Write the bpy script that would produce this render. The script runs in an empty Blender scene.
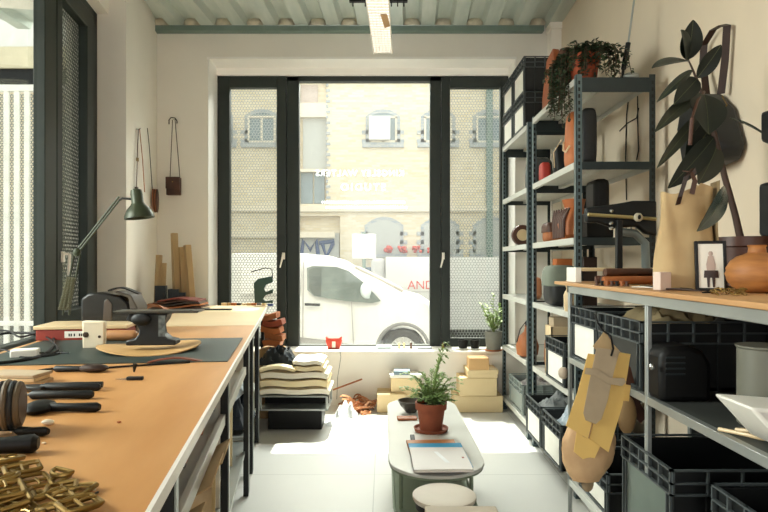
import bpy, bmesh, math, random
from mathutils import Vector, Matrix, Euler
random.seed(7)
C = bpy.context.scene.collection
sc = bpy.context.scene
PI = math.pi
F = 600.0
HZ = 263.0
RZ0 = math.atan(.153)
EYE = 1.4
# ------------------------------------------------------------------ camera, world, sun, added fill lamps, exposure
cam = bpy.data.cameras.new('camera'); camo = bpy.data.objects.new('camera', cam); C.objects.link(camo)
camo.location = (0, 0, EYE); camo.rotation_euler = (PI / 2, 0, 0)
cam.sensor_width = 36; cam.lens = 36 * F / 768; cam.shift_y = 7 / 768; cam.clip_start = .02
sc.camera = camo
w = bpy.data.worlds.new('sky'); sc.world = w; w.use_nodes = True
bg = w.node_tree.nodes['Background']; bg.inputs[0].default_value = (.985, .99, 1, 1); bg.inputs[1].default_value = .9
sun = bpy.data.lights.new('sun', 'SUN'); suno = bpy.data.objects.new('sun', sun); C.objects.link(suno)
sun.energy = 9; sun.angle = math.radians(.6); sun.color = (1, .95, .87)
suno.rotation_euler = (math.radians(90 - 60.3), 0, math.radians(180 + 1.5))
suno.location = (0, 9, 12)
rl_ = bpy.data.lights.new('rear_fill', 'AREA'); rlo = bpy.data.objects.new('rear_fill', rl_); C.objects.link(rlo)  # unseen fill lamp added behind the camera to brighten the room
rl_.shape = 'RECTANGLE'; rl_.size = 4.2; rl_.size_y = 2.6; rl_.energy = 22; rl_.color = (1, .97, .93)
rlo.location = (-.4, -2.4, 2.1); rlo.rotation_euler = (math.radians(90), 0, 0)
ls_ = bpy.data.lights.new('side_fill', 'AREA'); lso = bpy.data.objects.new('side_fill', ls_); C.objects.link(lso)  # added lamp outside the side window, out of view, boosts the sky light
ls_.shape = 'RECTANGLE'; ls_.size = 4.0; ls_.size_y = 1.6; ls_.energy = 90; ls_.spread = math.radians(95); ls_.color = (1, .985, .965)
lso.location = (-4.0, 1.6, 3.9); lso.rotation_euler = (0, math.radians(-62), RZ0)
fs_ = bpy.data.lights.new('street_fill', 'AREA'); fso = bpy.data.objects.new('street_fill', fs_); C.objects.link(fso)  # extra unseen lamp above the street, lifts the room but not the facade
fs_.shape = 'RECTANGLE'; fs_.size = 5.5; fs_.size_y = 1.8; fs_.energy = 330; fs_.spread = math.radians(120); fs_.color = (1, .985, .96)
fso.location = (-.3, 8.3, 5.0); fso.rotation_euler = Vector((0.1, -6.6, -4.0)).to_track_quat('-Z', 'Y').to_euler()
sc.view_settings.view_transform = 'Standard'; sc.view_settings.look = 'None'
sc.view_settings.gamma = 1; sc.view_settings.use_curve_mapping = False
sc.view_settings.exposure = 1.3
sc.cycles.max_bounces = 9; sc.cycles.diffuse_bounces = 6; sc.cycles.transparent_max_bounces = 16
sc.cycles.caustics_reflective = False; sc.cycles.caustics_refractive = False

# ------------------------------------------------------------------ helpers
def lin(h):
    h = h.lstrip('#'); v = [int(h[i:i + 2], 16) / 255 for i in (0, 2, 4)]
    return tuple((c / 12.92 if c <= .04045 else ((c + .055) / 1.055) ** 2.4) for c in v)
_M = {}
def mat(name, col, rough=.6, metal=0.0, var=.12, scale=6.0, bump=0.0, stretch=(1, 1, 1), col2=None, trans=0.0, spec=None, emis=None):
    if name in _M: return _M[name]
    m = bpy.data.materials.new(name); m.use_nodes = True; nt = m.node_tree; N = nt.nodes; L = nt.links
    b = N['Principled BSDF']; c = lin(col)
    b.inputs['Roughness'].default_value = rough; b.inputs['Metallic'].default_value = metal
    if spec is not None: b.inputs['Specular IOR Level'].default_value = spec
    if trans: b.inputs['Transmission Weight'].default_value = trans
    if emis: b.inputs['Emission Color'].default_value = (*c, 1); b.inputs['Emission Strength'].default_value = emis
    tc = N.new('ShaderNodeTexCoord'); mp = N.new('ShaderNodeMapping'); mp.inputs['Scale'].default_value = stretch
    L.new(tc.outputs['Object'], mp.inputs['Vector'])
    no = N.new('ShaderNodeTexNoise'); no.inputs['Scale'].default_value = scale; no.inputs['Detail'].default_value = 5
    L.new(mp.outputs[0], no.inputs['Vector'])
    mr = N.new('ShaderNodeMapRange'); mr.inputs['From Min'].default_value = .3; mr.inputs['From Max'].default_value = .7
    L.new(no.outputs['Fac'], mr.inputs['Value'])
    mx = N.new('ShaderNodeMix'); mx.data_type = 'RGBA'
    c2 = lin(col2) if col2 else tuple(x * (1 - var) for x in c)
    c1 = c if col2 else tuple(min(1, x * (1 + var * .5)) for x in c)
    mx.inputs['A'].default_value = (*c1, 1); mx.inputs['B'].default_value = (*c2, 1)
    L.new(mr.outputs[0], mx.inputs['Factor']); L.new(mx.outputs['Result'], b.inputs['Base Color'])
    if bump:
        bp = N.new('ShaderNodeBump'); bp.inputs['Strength'].default_value = bump; bp.inputs['Distance'].default_value = .01
        L.new(no.outputs['Fac'], bp.inputs['Height']); L.new(bp.outputs[0], b.inputs['Normal'])
    _M[name] = m
    return m
def mathn(nt, op, a, b=None, c=None):
    n = nt.nodes.new('ShaderNodeMath'); n.operation = op
    for i, v in enumerate((a, b, c)):
        if v is None: continue
        if isinstance(v, (int, float)): n.inputs[i].default_value = v
        else: nt.links.new(v, n.inputs[i])
    return n.outputs[0]
def glass_mat(name, tint='#f4f8f4', refl=.06, haze=0.0, k=.6):
    m = bpy.data.materials.new(name); m.use_nodes = True; nt = m.node_tree; N = nt.nodes; L = nt.links
    N.remove(N['Principled BSDF']); out = N['Material Output']
    t = N.new('ShaderNodeBsdfTransparent'); t.inputs[0].default_value = (*lin(tint), 1)
    g = N.new('ShaderNodeBsdfGlossy'); g.inputs['Roughness'].default_value = .03
    f = N.new('ShaderNodeLayerWeight'); f.inputs[0].default_value = .12
    fac = mathn(nt, 'MULTIPLY_ADD', f.outputs['Fresnel'], k, refl * .3)
    x = N.new('ShaderNodeMixShader'); L.new(fac, x.inputs[0]); L.new(t.outputs[0], x.inputs[1]); L.new(g.outputs[0], x.inputs[2])
    last = x.outputs[0]
    if haze:
        d = N.new('ShaderNodeBsdfTranslucent'); d.inputs[0].default_value = (.95, .95, .93, 1)
        y = N.new('ShaderNodeMixShader'); y.inputs[0].default_value = haze
        L.new(last, y.inputs[1]); L.new(d.outputs[0], y.inputs[2]); last = y.outputs[0]
    L.new(last, out.inputs[0]); return m
class MB:
    def __init__(s): s.bm = bmesh.new()
    def _add(s, vs, fs, M=None):
        V = [s.bm.verts.new((M @ Vector(v)) if M else v) for v in vs]
        for f in fs:
            try: s.bm.faces.new([V[i] for i in f])
            except ValueError: pass
        return V
    def b(s, x0, x1, y0, y1, z0, z1, M=None):
        vs = [(x0, y0, z0), (x1, y0, z0), (x1, y1, z0), (x0, y1, z0), (x0, y0, z1), (x1, y0, z1), (x1, y1, z1), (x0, y1, z1)]
        s._add(vs, [(3, 2, 1, 0), (4, 5, 6, 7), (0, 1, 5, 4), (1, 2, 6, 5), (2, 3, 7, 6), (3, 0, 4, 7)], M); return s
    def c(s, cx, cy, cz, sx, sy, sz, M=None):
        return s.b(cx - sx / 2, cx + sx / 2, cy - sy / 2, cy + sy / 2, cz - sz / 2, cz + sz / 2, M)
    def tube(s, pts, r, seg=8, close=False):
        pts = [Vector(p) for p in pts]; n = len(pts); rr = r if isinstance(r, (list, tuple)) else [r] * n
        rings = []; up = None
        for i, p in enumerate(pts):
            a = pts[(i - 1) % n] if (close or i > 0) else p; b_ = pts[(i + 1) % n] if (close or i < n - 1) else p
            t = (b_ - a); t = t.normalized() if t.length > 1e-9 else Vector((0, 0, 1))
            if up is None: up = Vector((0, 0, 1)) if abs(t.z) < .9 else Vector((1, 0, 0))
            x = t.cross(up)
            if x.length < 1e-4: x = t.orthogonal()
            x.normalize(); up = x.cross(t).normalized(); y = up
            rings.append([s.bm.verts.new(p + (x * math.cos(2 * PI * k / seg) + y * math.sin(2 * PI * k / seg)) * rr[i]) for k in range(seg)])
        for i in range(n if close else n - 1):
            A = rings[i]; B = rings[(i + 1) % n]
            for k in range(seg):
                try: s.bm.faces.new((A[k], A[(k + 1) % seg], B[(k + 1) % seg], B[k]))
                except ValueError: pass
        if not close:
            try: s.bm.faces.new(rings[0][::-1]); s.bm.faces.new(rings[-1])
            except ValueError: pass
        return s
    def lathe(s, prof, cx=0, cy=0, cz=0, seg=28, M=None, cap=True, wob=0):
        rings = []
        for (r, z) in prof:
            ring = []
            for k in range(seg):
                a = 2 * PI * k / seg; q = r * (1 + wob * math.sin(3 * a + z * 40))
                v = Vector((cx + q * math.cos(a), cy + q * math.sin(a), cz + z))
                ring.append(s.bm.verts.new(M @ v if M else v))
            rings.append(ring)
        for A, B in zip(rings, rings[1:]):
            for k in range(seg): s.bm.faces.new((A[k], A[(k + 1) % seg], B[(k + 1) % seg], B[k]))
        if cap: s.bm.faces.new(rings[0][::-1]); s.bm.faces.new(rings[-1])
        return s
    def prism(s, poly, d0, d1, axis='y', M=None):
        """poly 2-D: axis y -> (x,z), axis x -> (y,z), axis z -> (x,y), swept from d0 to d1"""
        def v(p, d): return {'y': (p[0], d, p[1]), 'x': (d, p[0], p[1]), 'z': (p[0], p[1], d)}[axis]
        n = len(poly); vs = [v(p, d0) for p in poly] + [v(p, d1) for p in poly]
        fs = [tuple(range(n))[::-1], tuple(range(n, 2 * n))] + [(i, (i + 1) % n, n + (i + 1) % n, n + i) for i in range(n)]
        s._add(vs, fs, M); return s
    def ell(s, cx, cy, cz, rx, ry, rz, seg=16, M=None, wob=0):
        rings = []; nr = max(6, seg // 2)
        for j in range(1, nr):
            ph = PI * j / nr; ring = []
            for k in range(seg):
                a = 2 * PI * k / seg; q = 1 + wob * math.sin(3 * a + 2 * ph * 3 + cx * 50)
                v = Vector((cx + rx * q * math.sin(ph) * math.cos(a), cy + ry * q * math.sin(ph) * math.sin(a), cz + rz * math.cos(ph)))
                ring.append(s.bm.verts.new(M @ v if M else v))
            rings.append(ring)
        for A, B in zip(rings, rings[1:]):
            for k in range(seg): s.bm.faces.new((A[k], A[(k + 1) % seg], B[(k + 1) % seg], B[k]))
        s.bm.faces.new(rings[0][::-1]); s.bm.faces.new(rings[-1]); return s
    def sheet(s, fn, nu, nv, th=.003):
        """a surface fn(u,v)->(x,y,z) given a thickness th along -normal"""
        P = [[Vector(fn(i / nu, j / nv)) for j in range(nv + 1)] for i in range(nu + 1)]
        def nrm(i, j):
            a = P[min(i + 1, nu)][j] - P[max(i - 1, 0)][j]; b_ = P[i][min(j + 1, nv)] - P[i][max(j - 1, 0)]
            n = a.cross(b_); return n.normalized() if n.length > 1e-9 else Vector((0, 0, 1))
        T = [[s.bm.verts.new(P[i][j]) for j in range(nv + 1)] for i in range(nu + 1)]
        B = [[s.bm.verts.new(P[i][j] - nrm(i, j) * th) for j in range(nv + 1)] for i in range(nu + 1)]
        for i in range(nu):
            for j in range(nv):
                s.bm.faces.new((T[i][j], T[i + 1][j], T[i + 1][j + 1], T[i][j + 1]))
                s.bm.faces.new((B[i][j], B[i][j + 1], B[i + 1][j + 1], B[i + 1][j]))
        for i in range(nu):
            s.bm.faces.new((T[i][0], B[i][0], B[i + 1][0], T[i + 1][0])); s.bm.faces.new((T[i + 1][nv], B[i + 1][nv], B[i][nv], T[i][nv]))
        for j in range(nv):
            s.bm.faces.new((T[0][j + 1], B[0][j + 1], B[0][j], T[0][j])); s.bm.faces.new((T[nu][j], B[nu][j], B[nu][j + 1], T[nu][j + 1]))
        return s
    def soft(s, d, w_, h, e=.42, taper=1.0, z0=0.0, k=1.0, seg=28, nr=18, off=(0, 0, 0)):
        """rounded-box solid d (x) by w (y) by h (z) standing at z=0; only the part above fraction z0"""
        sg = lambda a: abs(a) ** e * (1 if a >= 0 else -1)
        rings = []
        for j in range(nr + 1):
            ph = -PI / 2 + PI * j / nr; zz = .5 + .5 * sg(math.sin(ph)); rr = abs(math.cos(ph)) ** e
            if zz < z0 - 1e-6: continue
            tp = 1 + (taper - 1) * zz
            ring = []
            for i in range(seg):
                a = 2 * PI * i / seg
                ring.append(s.bm.verts.new((off[0] + d / 2 + d / 2 * k * rr * sg(math.cos(a)) * (1 if k == 1 else 1), off[1] + w_ / 2 * k * rr * sg(math.sin(a)) * tp, off[2] + h / 2 + (zz - .5) * h * k)))
            rings.append(ring)
        for A, B in zip(rings, rings[1:]):
            for i in range(seg): s.bm.faces.new((A[i], A[(i + 1) % seg], B[(i + 1) % seg], B[i]))
        s.bm.faces.new(rings[0][::-1]); s.bm.faces.new(rings[-1]); return s
    def build(s, name, m, parent=None, bevel=0.0, smooth=40, loc=None, rot=None):
        bmesh.ops.recalc_face_normals(s.bm, faces=s.bm.faces[:])
        if smooth:
            for f in s.bm.faces: f.smooth = True
            lim = math.radians(smooth)
            for e in s.bm.edges: e.smooth = len(e.link_faces) == 2 and e.calc_face_angle(0) < lim
        me = bpy.data.meshes.new(name); s.bm.to_mesh(me); s.bm.free()
        me.materials.append(m); o = bpy.data.objects.new(name, me); C.objects.link(o)
        if parent: o.parent = parent
        if loc: o.location = loc
        if rot: o.rotation_euler = rot
        if bevel:
            bv = o.modifiers.new('bevel', 'BEVEL'); bv.width = bevel; bv.segments = 2; bv.limit_method = 'ANGLE'; bv.angle_limit = math.radians(40)
        return o
def thing(name, label, cat, loc=(0, 0, 0), rz=0.0, group=None, rot=None):
    o = bpy.data.objects.new(name, None); C.objects.link(o); o.location = loc; o.rotation_euler = rot or (0, 0, rz)
    o.empty_display_size = .05; o['label'] = label; o['category'] = cat
    if group: o['group'] = group
    return o
def tag(o, label, cat, group=None, kind=None):
    o['label'] = label; o['category'] = cat
    if group: o['group'] = group
    if kind: o['kind'] = kind
    return o
def struct(o): o['kind'] = 'structure'; return o
def dup(root, loc, rz=None, label=None, group=None, scale=None):
    def cp(o, par):
        c = o.copy(); C.objects.link(c)
        if par: c.parent = par
        for ch in list(kids.get(o, [])): cp(ch, c)
        return c
    kids = {}
    for o in bpy.data.objects:
        if o.parent: kids.setdefault(o.parent, []).append(o)
    r = cp(root, None); r.location = loc
    if rz is not None: r.rotation_euler = (0, 0, rz)
    if label: r['label'] = label
    if group: r['group'] = group
    if scale: r.scale = scale
    return r
def text(name, s, size, m, parent=None, loc=(0, 0, 0), rot=(PI / 2, 0, 0), ext=.002, mirror=False, spacing=1.0, align='LEFT'):
    cu = bpy.data.curves.new(name, 'FONT'); cu.body = s; cu.size = size; cu.extrude = ext; cu.align_x = align; cu.space_character = spacing
    t = bpy.data.objects.new(name + '_tmp', cu); C.objects.link(t); bpy.context.view_layer.update()
    me = bpy.data.meshes.new_from_object(t.evaluated_get(bpy.context.evaluated_depsgraph_get())); bpy.data.objects.remove(t)
    if mirror:
        for v in me.vertices: v.co.x = -v.co.x
    me.materials.clear(); me.materials.append(m)
    o = bpy.data.objects.new(name, me); C.objects.link(o); o.location = loc; o.rotation_euler = rot
    if parent: o.parent = parent
    return o
def P(px, py, s): return Vector(((px - 384) / s, F / s, EYE - (py - HZ) / s))
TL = .153; RZ = math.atan(TL)
BZ = 1.0
def LB(px, py, z=BZ):
    """point of the left bench top (or height z) seen at a pixel"""
    s = (py - HZ) / (EYE - z); return Vector(((px - 384) / s, F / s, z)), s
# ------------------------------------------------------------------ materials
M_wall = mat('plaster', '#ebe6dd', .85, var=.05, scale=1.5, bump=.03)
M_wallR = mat('plaster_warm', '#e0d0b9', .85, var=.06, scale=1.2, bump=.03)
M_white = mat('white_paint', '#efe9df', .6, var=.03)
M_green = mat('dark_green_frame', '#1a231e', .5, var=.1)
M_ceil = mat('galvanised', '#ccd2ca', .42, .25, col2='#b0bbb4', scale=3, stretch=(3, .6, 1))
M_plate = mat('wall_plate', '#73857d', .6, .2, scale=8)
M_foam = mat('foam', '#cfc6b0', .95, scale=30, bump=.5)
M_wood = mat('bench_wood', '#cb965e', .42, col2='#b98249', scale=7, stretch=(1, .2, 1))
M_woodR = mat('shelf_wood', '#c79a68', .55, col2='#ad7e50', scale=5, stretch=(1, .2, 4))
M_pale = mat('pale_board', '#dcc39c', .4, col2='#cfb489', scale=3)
M_edge = mat('white_edge', '#e4e0d8', .4, var=.04)
M_black = mat('black_metal', '#0e1112', .5, .2, var=.3)
M_blk = mat('black_plastic', '#0c0c0c', .5, var=.3, spec=.3)
M_steel = mat('dark_shelf_steel', '#2b3436', .42, .3, var=.15)
M_postf = mat('post_steel', '#5c6c70', .4, .4, var=.12)
M_lip = mat('shelf_lip', '#c2c2bb', .42, .1, var=.06)
M_galv = mat('bench_beam', '#a7aba8', .35, .6, var=.15, scale=3)
M_crate = mat('crate_dark', '#0f1213', .5, var=.2)
M_crateG = mat('crate_grey', '#8b938f', .55, var=.08)
M_panel = mat('crate_panel', '#e9e6dc', .5, var=.07, scale=9)
M_panelD = mat('crate_panel_grey', '#5f6a62', .45, var=.1, scale=9)
M_rim = mat('crate_rim', '#464c4d', .5, var=.1)
M_tan = mat('tan_leather', '#b26b3a', .55, col2='#8f4f27', scale=9, bump=.15)
M_orange = mat('orange_leather', '#c2703a', .55, col2='#a65a2b', scale=9, bump=.1)
M_brown = mat('brown_leather', '#54301f', .5, col2='#3a2015', scale=12, bump=.15)
M_dkbrown = mat('dark_brown_leather', '#2e1a12', .42, var=.3, scale=12, bump=.1)
M_blkl = mat('black_leather', '#17191b', .5, var=.3, scale=14, bump=.15)
M_cream = mat('cream_hide', '#ecdcb6', .7, col2='#e2cc9c', scale=5, bump=.1)
M_card = mat('cardboard', '#bb9b70', .8, col2='#ad8c60', scale=4)
M_box = mat('kraft_box', '#dcc69c', .8, col2='#d0b88c', scale=3)
M_yellow = mat('yellow_card', '#e8c070', .75, var=.08, scale=5)
M_grpap = mat('grey_card', '#b09c80', .8, var=.1, scale=12)
M_canvas = mat('canvas', '#bfa47a', .85, col2='#ad9067', scale=7, bump=.15)
M_paper = mat('white_paper', '#e8e4da', .7, var=.03)
M_terra = mat('terracotta', '#8e4a2c', .75, col2='#783c26', scale=8, bump=.1)
M_soil = mat('soil', '#2a1d14', .95, var=.4, scale=40, bump=.6)
M_brass = mat('brass', '#8f7440', .38, .85, var=.2, scale=25)
M_chrome = mat('chrome', '#b9b9b4', .25, .9, var=.1)
M_leafd = mat('rubber_leaf', '#0e1714', .45, col2='#18211c', scale=6, spec=.3)
M_leafo = mat('rubber_leaf_olive', '#2b2c20', .45, col2='#1f241b', scale=6)
M_leafg = mat('ivy_leaf', '#35482b', .5, col2='#1d2d1c', scale=20)
M_fern = mat('fern_leaf', '#a0b472', .55, col2='#6f8f50', scale=20)
M_leafl = mat('light_leaf', '#a9bd7c', .55, col2='#86a45c', scale=20)
M_stem = mat('stem', '#4a3524', .7, var=.3, scale=20)
M_lamp = mat('lamp_green', '#343b26', .4, .2, var=.15)
M_mat = mat('cutting_mat', '#26332f', .5, var=.12, scale=3)
M_bulb = mat('lamp_inside', '#e9dfc4', .5, var=.02)
M_red = mat('red_plastic', '#c9402f', .4, var=.08)
M_redd = mat('red_box', '#8a2f23', .6, var=.1)
M_bone = mat('cream_block', '#e6d9bf', .5, var=.05, scale=10)
M_blue = mat('blue_cover', '#2f9ccc', .5, var=.05)
M_stick = mat('raw_stick', '#b39a72', .75, col2='#a08660', scale=10, stretch=(1, 1, .2))
M_table = mat('table_top', '#cdccc6', .3, .1, var=.04)
M_shelfd = mat('bench_shelf_steel', '#4a4d4a', .5, .3, var=.15)
M_sage = mat('sage_metal', '#7d8a74', .4, .2, var=.08)
M_gpot = mat('grey_pot', '#7f8078', .7, var=.1, scale=12)
M_vase = mat('vase_clay', '#b5793f', .6, col2='#8f5a30', scale=9, stretch=(1, 1, 5), bump=.3)
M_ceram = mat('dark_ceramic', '#2b2a26', .4, var=.2)
M_bag = mat('plastic_bag', '#e9ebec', .35, var=.05, bump=.4, scale=14)
M_bluebag = mat('blue_grey_plastic', '#8fa3b5', .3, col2='#d8dfe4', bump=.6, scale=22)
M_navy = mat('navy_fabric', '#232c38', .8, var=.2, bump=.2)
M_glass = glass_mat('window_glass', haze=.012)
M_glass2 = glass_mat('window_glass_side', refl=.01, k=.15)
M_clear = glass_mat('clear_plastic', '#dfe6e2', .15, .12)
M_vinyl = mat('white_vinyl', '#ffffff', .5, var=.0)
_n = M_vinyl.node_tree; _t = _n.nodes.new('ShaderNodeBsdfTranslucent'); _t.inputs[0].default_value = (1, 1, 1, 1)
_x = _n.nodes.new('ShaderNodeMixShader'); _x.inputs[0].default_value = .8
_n.links.new(_n.nodes['Principled BSDF'].outputs[0], _x.inputs[1]); _n.links.new(_t.outputs[0], _x.inputs[2]); _n.links.new(_x.outputs[0], _n.nodes['Material Output'].inputs[0])

def tiled_floor():
    m = mat('painted_floor', '#d8d7d3', .33, var=.05, scale=1.2)
    nt = m.node_tree; N = nt.nodes; L = nt.links; b = N['Principled BSDF']
    tc = N.new('ShaderNodeTexCoord'); sx = N.new('ShaderNodeSeparateXYZ'); L.new(tc.outputs['Object'], sx.inputs[0])
    def ln(out, off, period, w_):
        a = mathn(nt, 'ADD', out, off); a = mathn(nt, 'DIVIDE', a, period); a = mathn(nt, 'FRACT', a)
        a = mathn(nt, 'SUBTRACT', a, .5); a = mathn(nt, 'ABSOLUTE', a); return mathn(nt, 'GREATER_THAN', a, .5 - w_ / period)
    g = mathn(nt, 'MAXIMUM', ln(sx.outputs[0], .063 + 12.2, 1.22, .003), ln(sx.outputs[1], -3.97 + 12.5, 1.25, .003))
    src = b.inputs['Base Color'].links[0].from_socket
    mx = N.new('ShaderNodeMix'); mx.data_type = 'RGBA'; mx.inputs['B'].default_value = (.3, .3, .29, 1)
    L.new(src, mx.inputs['A']); L.new(mathn(nt, 'MULTIPLY', g, .55), mx.inputs['Factor']); L.new(mx.outputs['Result'], b.inputs['Base Color'])
    return m
M_floor = tiled_floor()
def perforated(name, ax_u, pitch=.0315, r=.41, col='#a2a4a1'):
    m = bpy.data.materials.new(name); m.use_nodes = True; nt = m.node_tree; N = nt.nodes; L = nt.links
    b = N['Principled BSDF']; b.inputs['Base Color'].default_value = (*lin(col), 1); b.inputs['Roughness'].default_value = .5
    tc = N.new('ShaderNodeTexCoord'); sx = N.new('ShaderNodeSeparateXYZ'); L.new(tc.outputs['Object'], sx.inputs[0])
    u = mathn(nt, 'DIVIDE', sx.outputs[ax_u], pitch); v = mathn(nt, 'DIVIDE', sx.outputs[2], pitch * 1.732)
    def cell(off):
        a = mathn(nt, 'SUBTRACT', mathn(nt, 'FRACT', mathn(nt, 'ADD', u, off + 200)), .5)
        c = mathn(nt, 'MULTIPLY', mathn(nt, 'SUBTRACT', mathn(nt, 'FRACT', mathn(nt, 'ADD', v, off + 200)), .5), 1.732)
        return mathn(nt, 'ADD', mathn(nt, 'MULTIPLY', a, a), mathn(nt, 'MULTIPLY', c, c))
    d = mathn(nt, 'MINIMUM', cell(0), cell(.5)); hole = mathn(nt, 'LESS_THAN', d, r * r)
    t = N.new('ShaderNodeBsdfTransparent'); x = N.new('ShaderNodeMixShader')
    L.new(hole, x.inputs[0]); L.new(b.outputs[0], x.inputs[1]); L.new(t.outputs[0], x.inputs[2]); L.new(x.outputs[0], N['Material Output'].inputs[0])
    return m
M_perf = perforated('perforated_sheet', 0)
M_perfY = perforated('perforated_sheet_side', 1, r=.3, col='#4a4f4a')

# ------------------------------------------------------------------ room shell
struct(MB().b(-4.2, 1.95, -2.5, 6.3, -.12, 0).build('floor', M_floor, smooth=0))
mw = MB()
mw.b(-2.7, -1.725, 5.88, 6.3, 0, 3.9); mw.b(1.29, 1.95, 5.88, 6.3, 0, 3.9)
mw.b(-1.725, 1.29, 5.88, 6.3, 3.41, 3.9); mw.b(-1.725, 1.29, 5.88, 6.3, 0, .515)
struct(mw.build('wall_back', M_wall, smooth=0))
struct(MB().b(-3.1, -2.4, -2.7, -2.5, 0, 3.9).b(1.2, 1.95, -2.7, -2.5, 0, 3.9).b(-2.4, 1.2, -2.7, -2.5, 3.3, 3.9).b(-2.4, 1.2, -2.7, -2.5, 0, .8).build('wall_rear', M_wall, smooth=0))
struct(MB().b(1.70, 1.95, -2.5, 5.9, 0, 3.9).build('wall_right', M_wallR, smooth=0))
def lx(a, y): return a - TL * y
ml = MB()
ml.prism([(-2.058, 4.79), (-2.225, 5.885), (-2.62, 5.885), (-2.50, 4.72), (-2.31, 4.75)], 0, 3.9, 'z')
ml.prism([(lx(-1.325, .7), .7), (lx(-1.325, -2.5), -2.5), (-3.1, -2.5), (-3.1, .62)], 0, 3.9, 'z')
ml.prism([(lx(-1.46, .7), .7), (lx(-1.46, 4.77), 4.77), (-3.1, 4.62), (-3.1, .62)], 3.375, 3.9, 'z')
ml.prism([(lx(-1.325, .7), .7), (lx(-1.325, 4.79), 4.79), (lx(-1.9, 4.75), 4.66), (lx(-1.9, .65), .65)], 0, .86, 'z')
struct(ml.build('wall_left', M_wall, smooth=0))
# reveal lining and sill of the street window
struct(MB().b(-1.725, 1.29, 5.84, 6.2, .515, .54).build('window_sill_board', M_white, bevel=.004))
bpy.data.objects['window_sill_board'].name = 'trim_1'
struct(MB().b(-1.735, 1.30, 5.872, 5.88, 3.395, 3.42).b(-1.725, 1.29, 6.17, 6.2, 3.33, 3.41).b(-1.726, -1.719, 5.875, 6.2, .54, 3.41).b(1.284, 1.291, 5.875, 6.2, .54, 3.41).b(-1.725, 1.29, 5.875, 6.2, 3.403, 3.411).build('trim_2', mat('bright_white_trim', '#f6f3ee', .5, var=.02), bevel=.003))
# corrugated ceiling, running into the depth
pitch = .305; sk = .043
prof = []
x = -3.6
while x < 2.4:
    prof += [(x, 3.70), (x + .125, 3.70), (x + .155, 3.765), (x + .275, 3.765)]; x += pitch
mc = MB(); vs = []
for (px_, z) in prof: vs.append((px_, z))
def cf(u, v):
    i = min(int(round(u * (len(vs) - 1))), len(vs) - 1); y = -2.5 + v * 8.4
    return (vs[i][0] + sk * (y - 5.88), y, vs[i][1])
mc.sheet(cf, len(vs) - 1, 1, -.004)
struct(mc.build('ceiling', M_ceil, smooth=0))
struct(MB().b(-2.23, 1.55, 5.80, 5.88, 3.645, 3.70).build('trim_3', M_plate, bevel=.004))
mf = MB(); x = -3.6
while x < 2.2:
    if -2.2 < x + .21 < 1.5: mf.ell(x + .21, 5.84, 3.735, .085, .05, .055, 12, wob=.08)
    x += pitch
struct(mf.build('trim_4', M_foam))
struct(MB().b(1.60, 1.70, 5.74, 5.88, 0, 3.70).b(1.585, 1.71, 5.72, 5.88, 3.64, 3.70).build('trim_5', M_white, bevel=.004))

# ------------------------------------------------------------------ street window
Y0 = 6.2
w1 = struct(bpy.data.objects.new('window_1', None)); C.objects.link(w1); w1.location = (0, Y0, 0)
def X_(px): return (px - 384) / 96.8
def Z_(py): return EYE - (py - HZ) / 96.8
fr = MB()
fr.b(-1.725, X_(222), 0, .09, .54, 3.335); fr.b(X_(504), 1.29, 0, .09, .54, 3.335)
fr.b(-1.725, 1.29, 0, .09, Z_(81), 3.335); fr.b(-1.725, 1.29, 0, .09, .54, Z_(345))
fr.b(X_(287), X_(299), 0, .09, .54, 3.33); fr.b(X_(430), X_(441), 0, .09, .54, 3.33)
fr.build('frame', M_green, w1, bevel=.004)
def sash(x0, x1, z0, z1, gx0, gx1, gz0, gz1):
    f = MB(); f.b(x0, gx0, -.02, .06, z0, z1); f.b(gx1, x1, -.02, .06, z0, z1); f.b(gx0, gx1, -.02, .06, gz1, z1); f.b(gx0, gx1, -.02, .06, z0, gz0)
    return f.build('casement', M_green, w1, bevel=.005)
s1 = sash(X_(219), X_(286.5), Z_(347), Z_(78), X_(230), X_(277), Z_(338), Z_(88))
s2 = sash(X_(441.5), X_(508), Z_(347), Z_(78), X_(450), X_(500), Z_(338), Z_(88))
for a, b_ in ((230, 277), (450, 500)):
    MB().b(X_(a) - .01, X_(b_) + .01, .015, .021, Z_(338) - .01, Z_(88) + .01).build('glass', M_glass, w1, smooth=0)
MB().b(X_(299) - .01, X_(430) + .01, .03, .036, Z_(345) - .01, Z_(81) + .01).build('glass', M_glass, w1, smooth=0)
for a, b_ in ((219, 288), (440, 508)):
    MB().b(X_(a), X_(b_), .115, .118, .52, 3.36).build('perforated_screen', M_perf, w1, smooth=0)
def handle(par, x, y, z, rz=0):
    h = MB(); h.c(0, -.008, 0, .028, .016, .07); h.tube([(0, -.01, .02), (0, -.045, .02), (0, -.05, .015), (-.012, -.05, -.05), (-.03, -.05, -.12)], [.008, .008, .01, .01, .007])
    return h.build('handle', M_white, par, loc=(x, y, z), rot=(0, 0, rz), bevel=.003)
handle(s1, X_(284), -.02, Z_(256)); handle(s2, X_(443), -.02, Z_(256))
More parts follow.
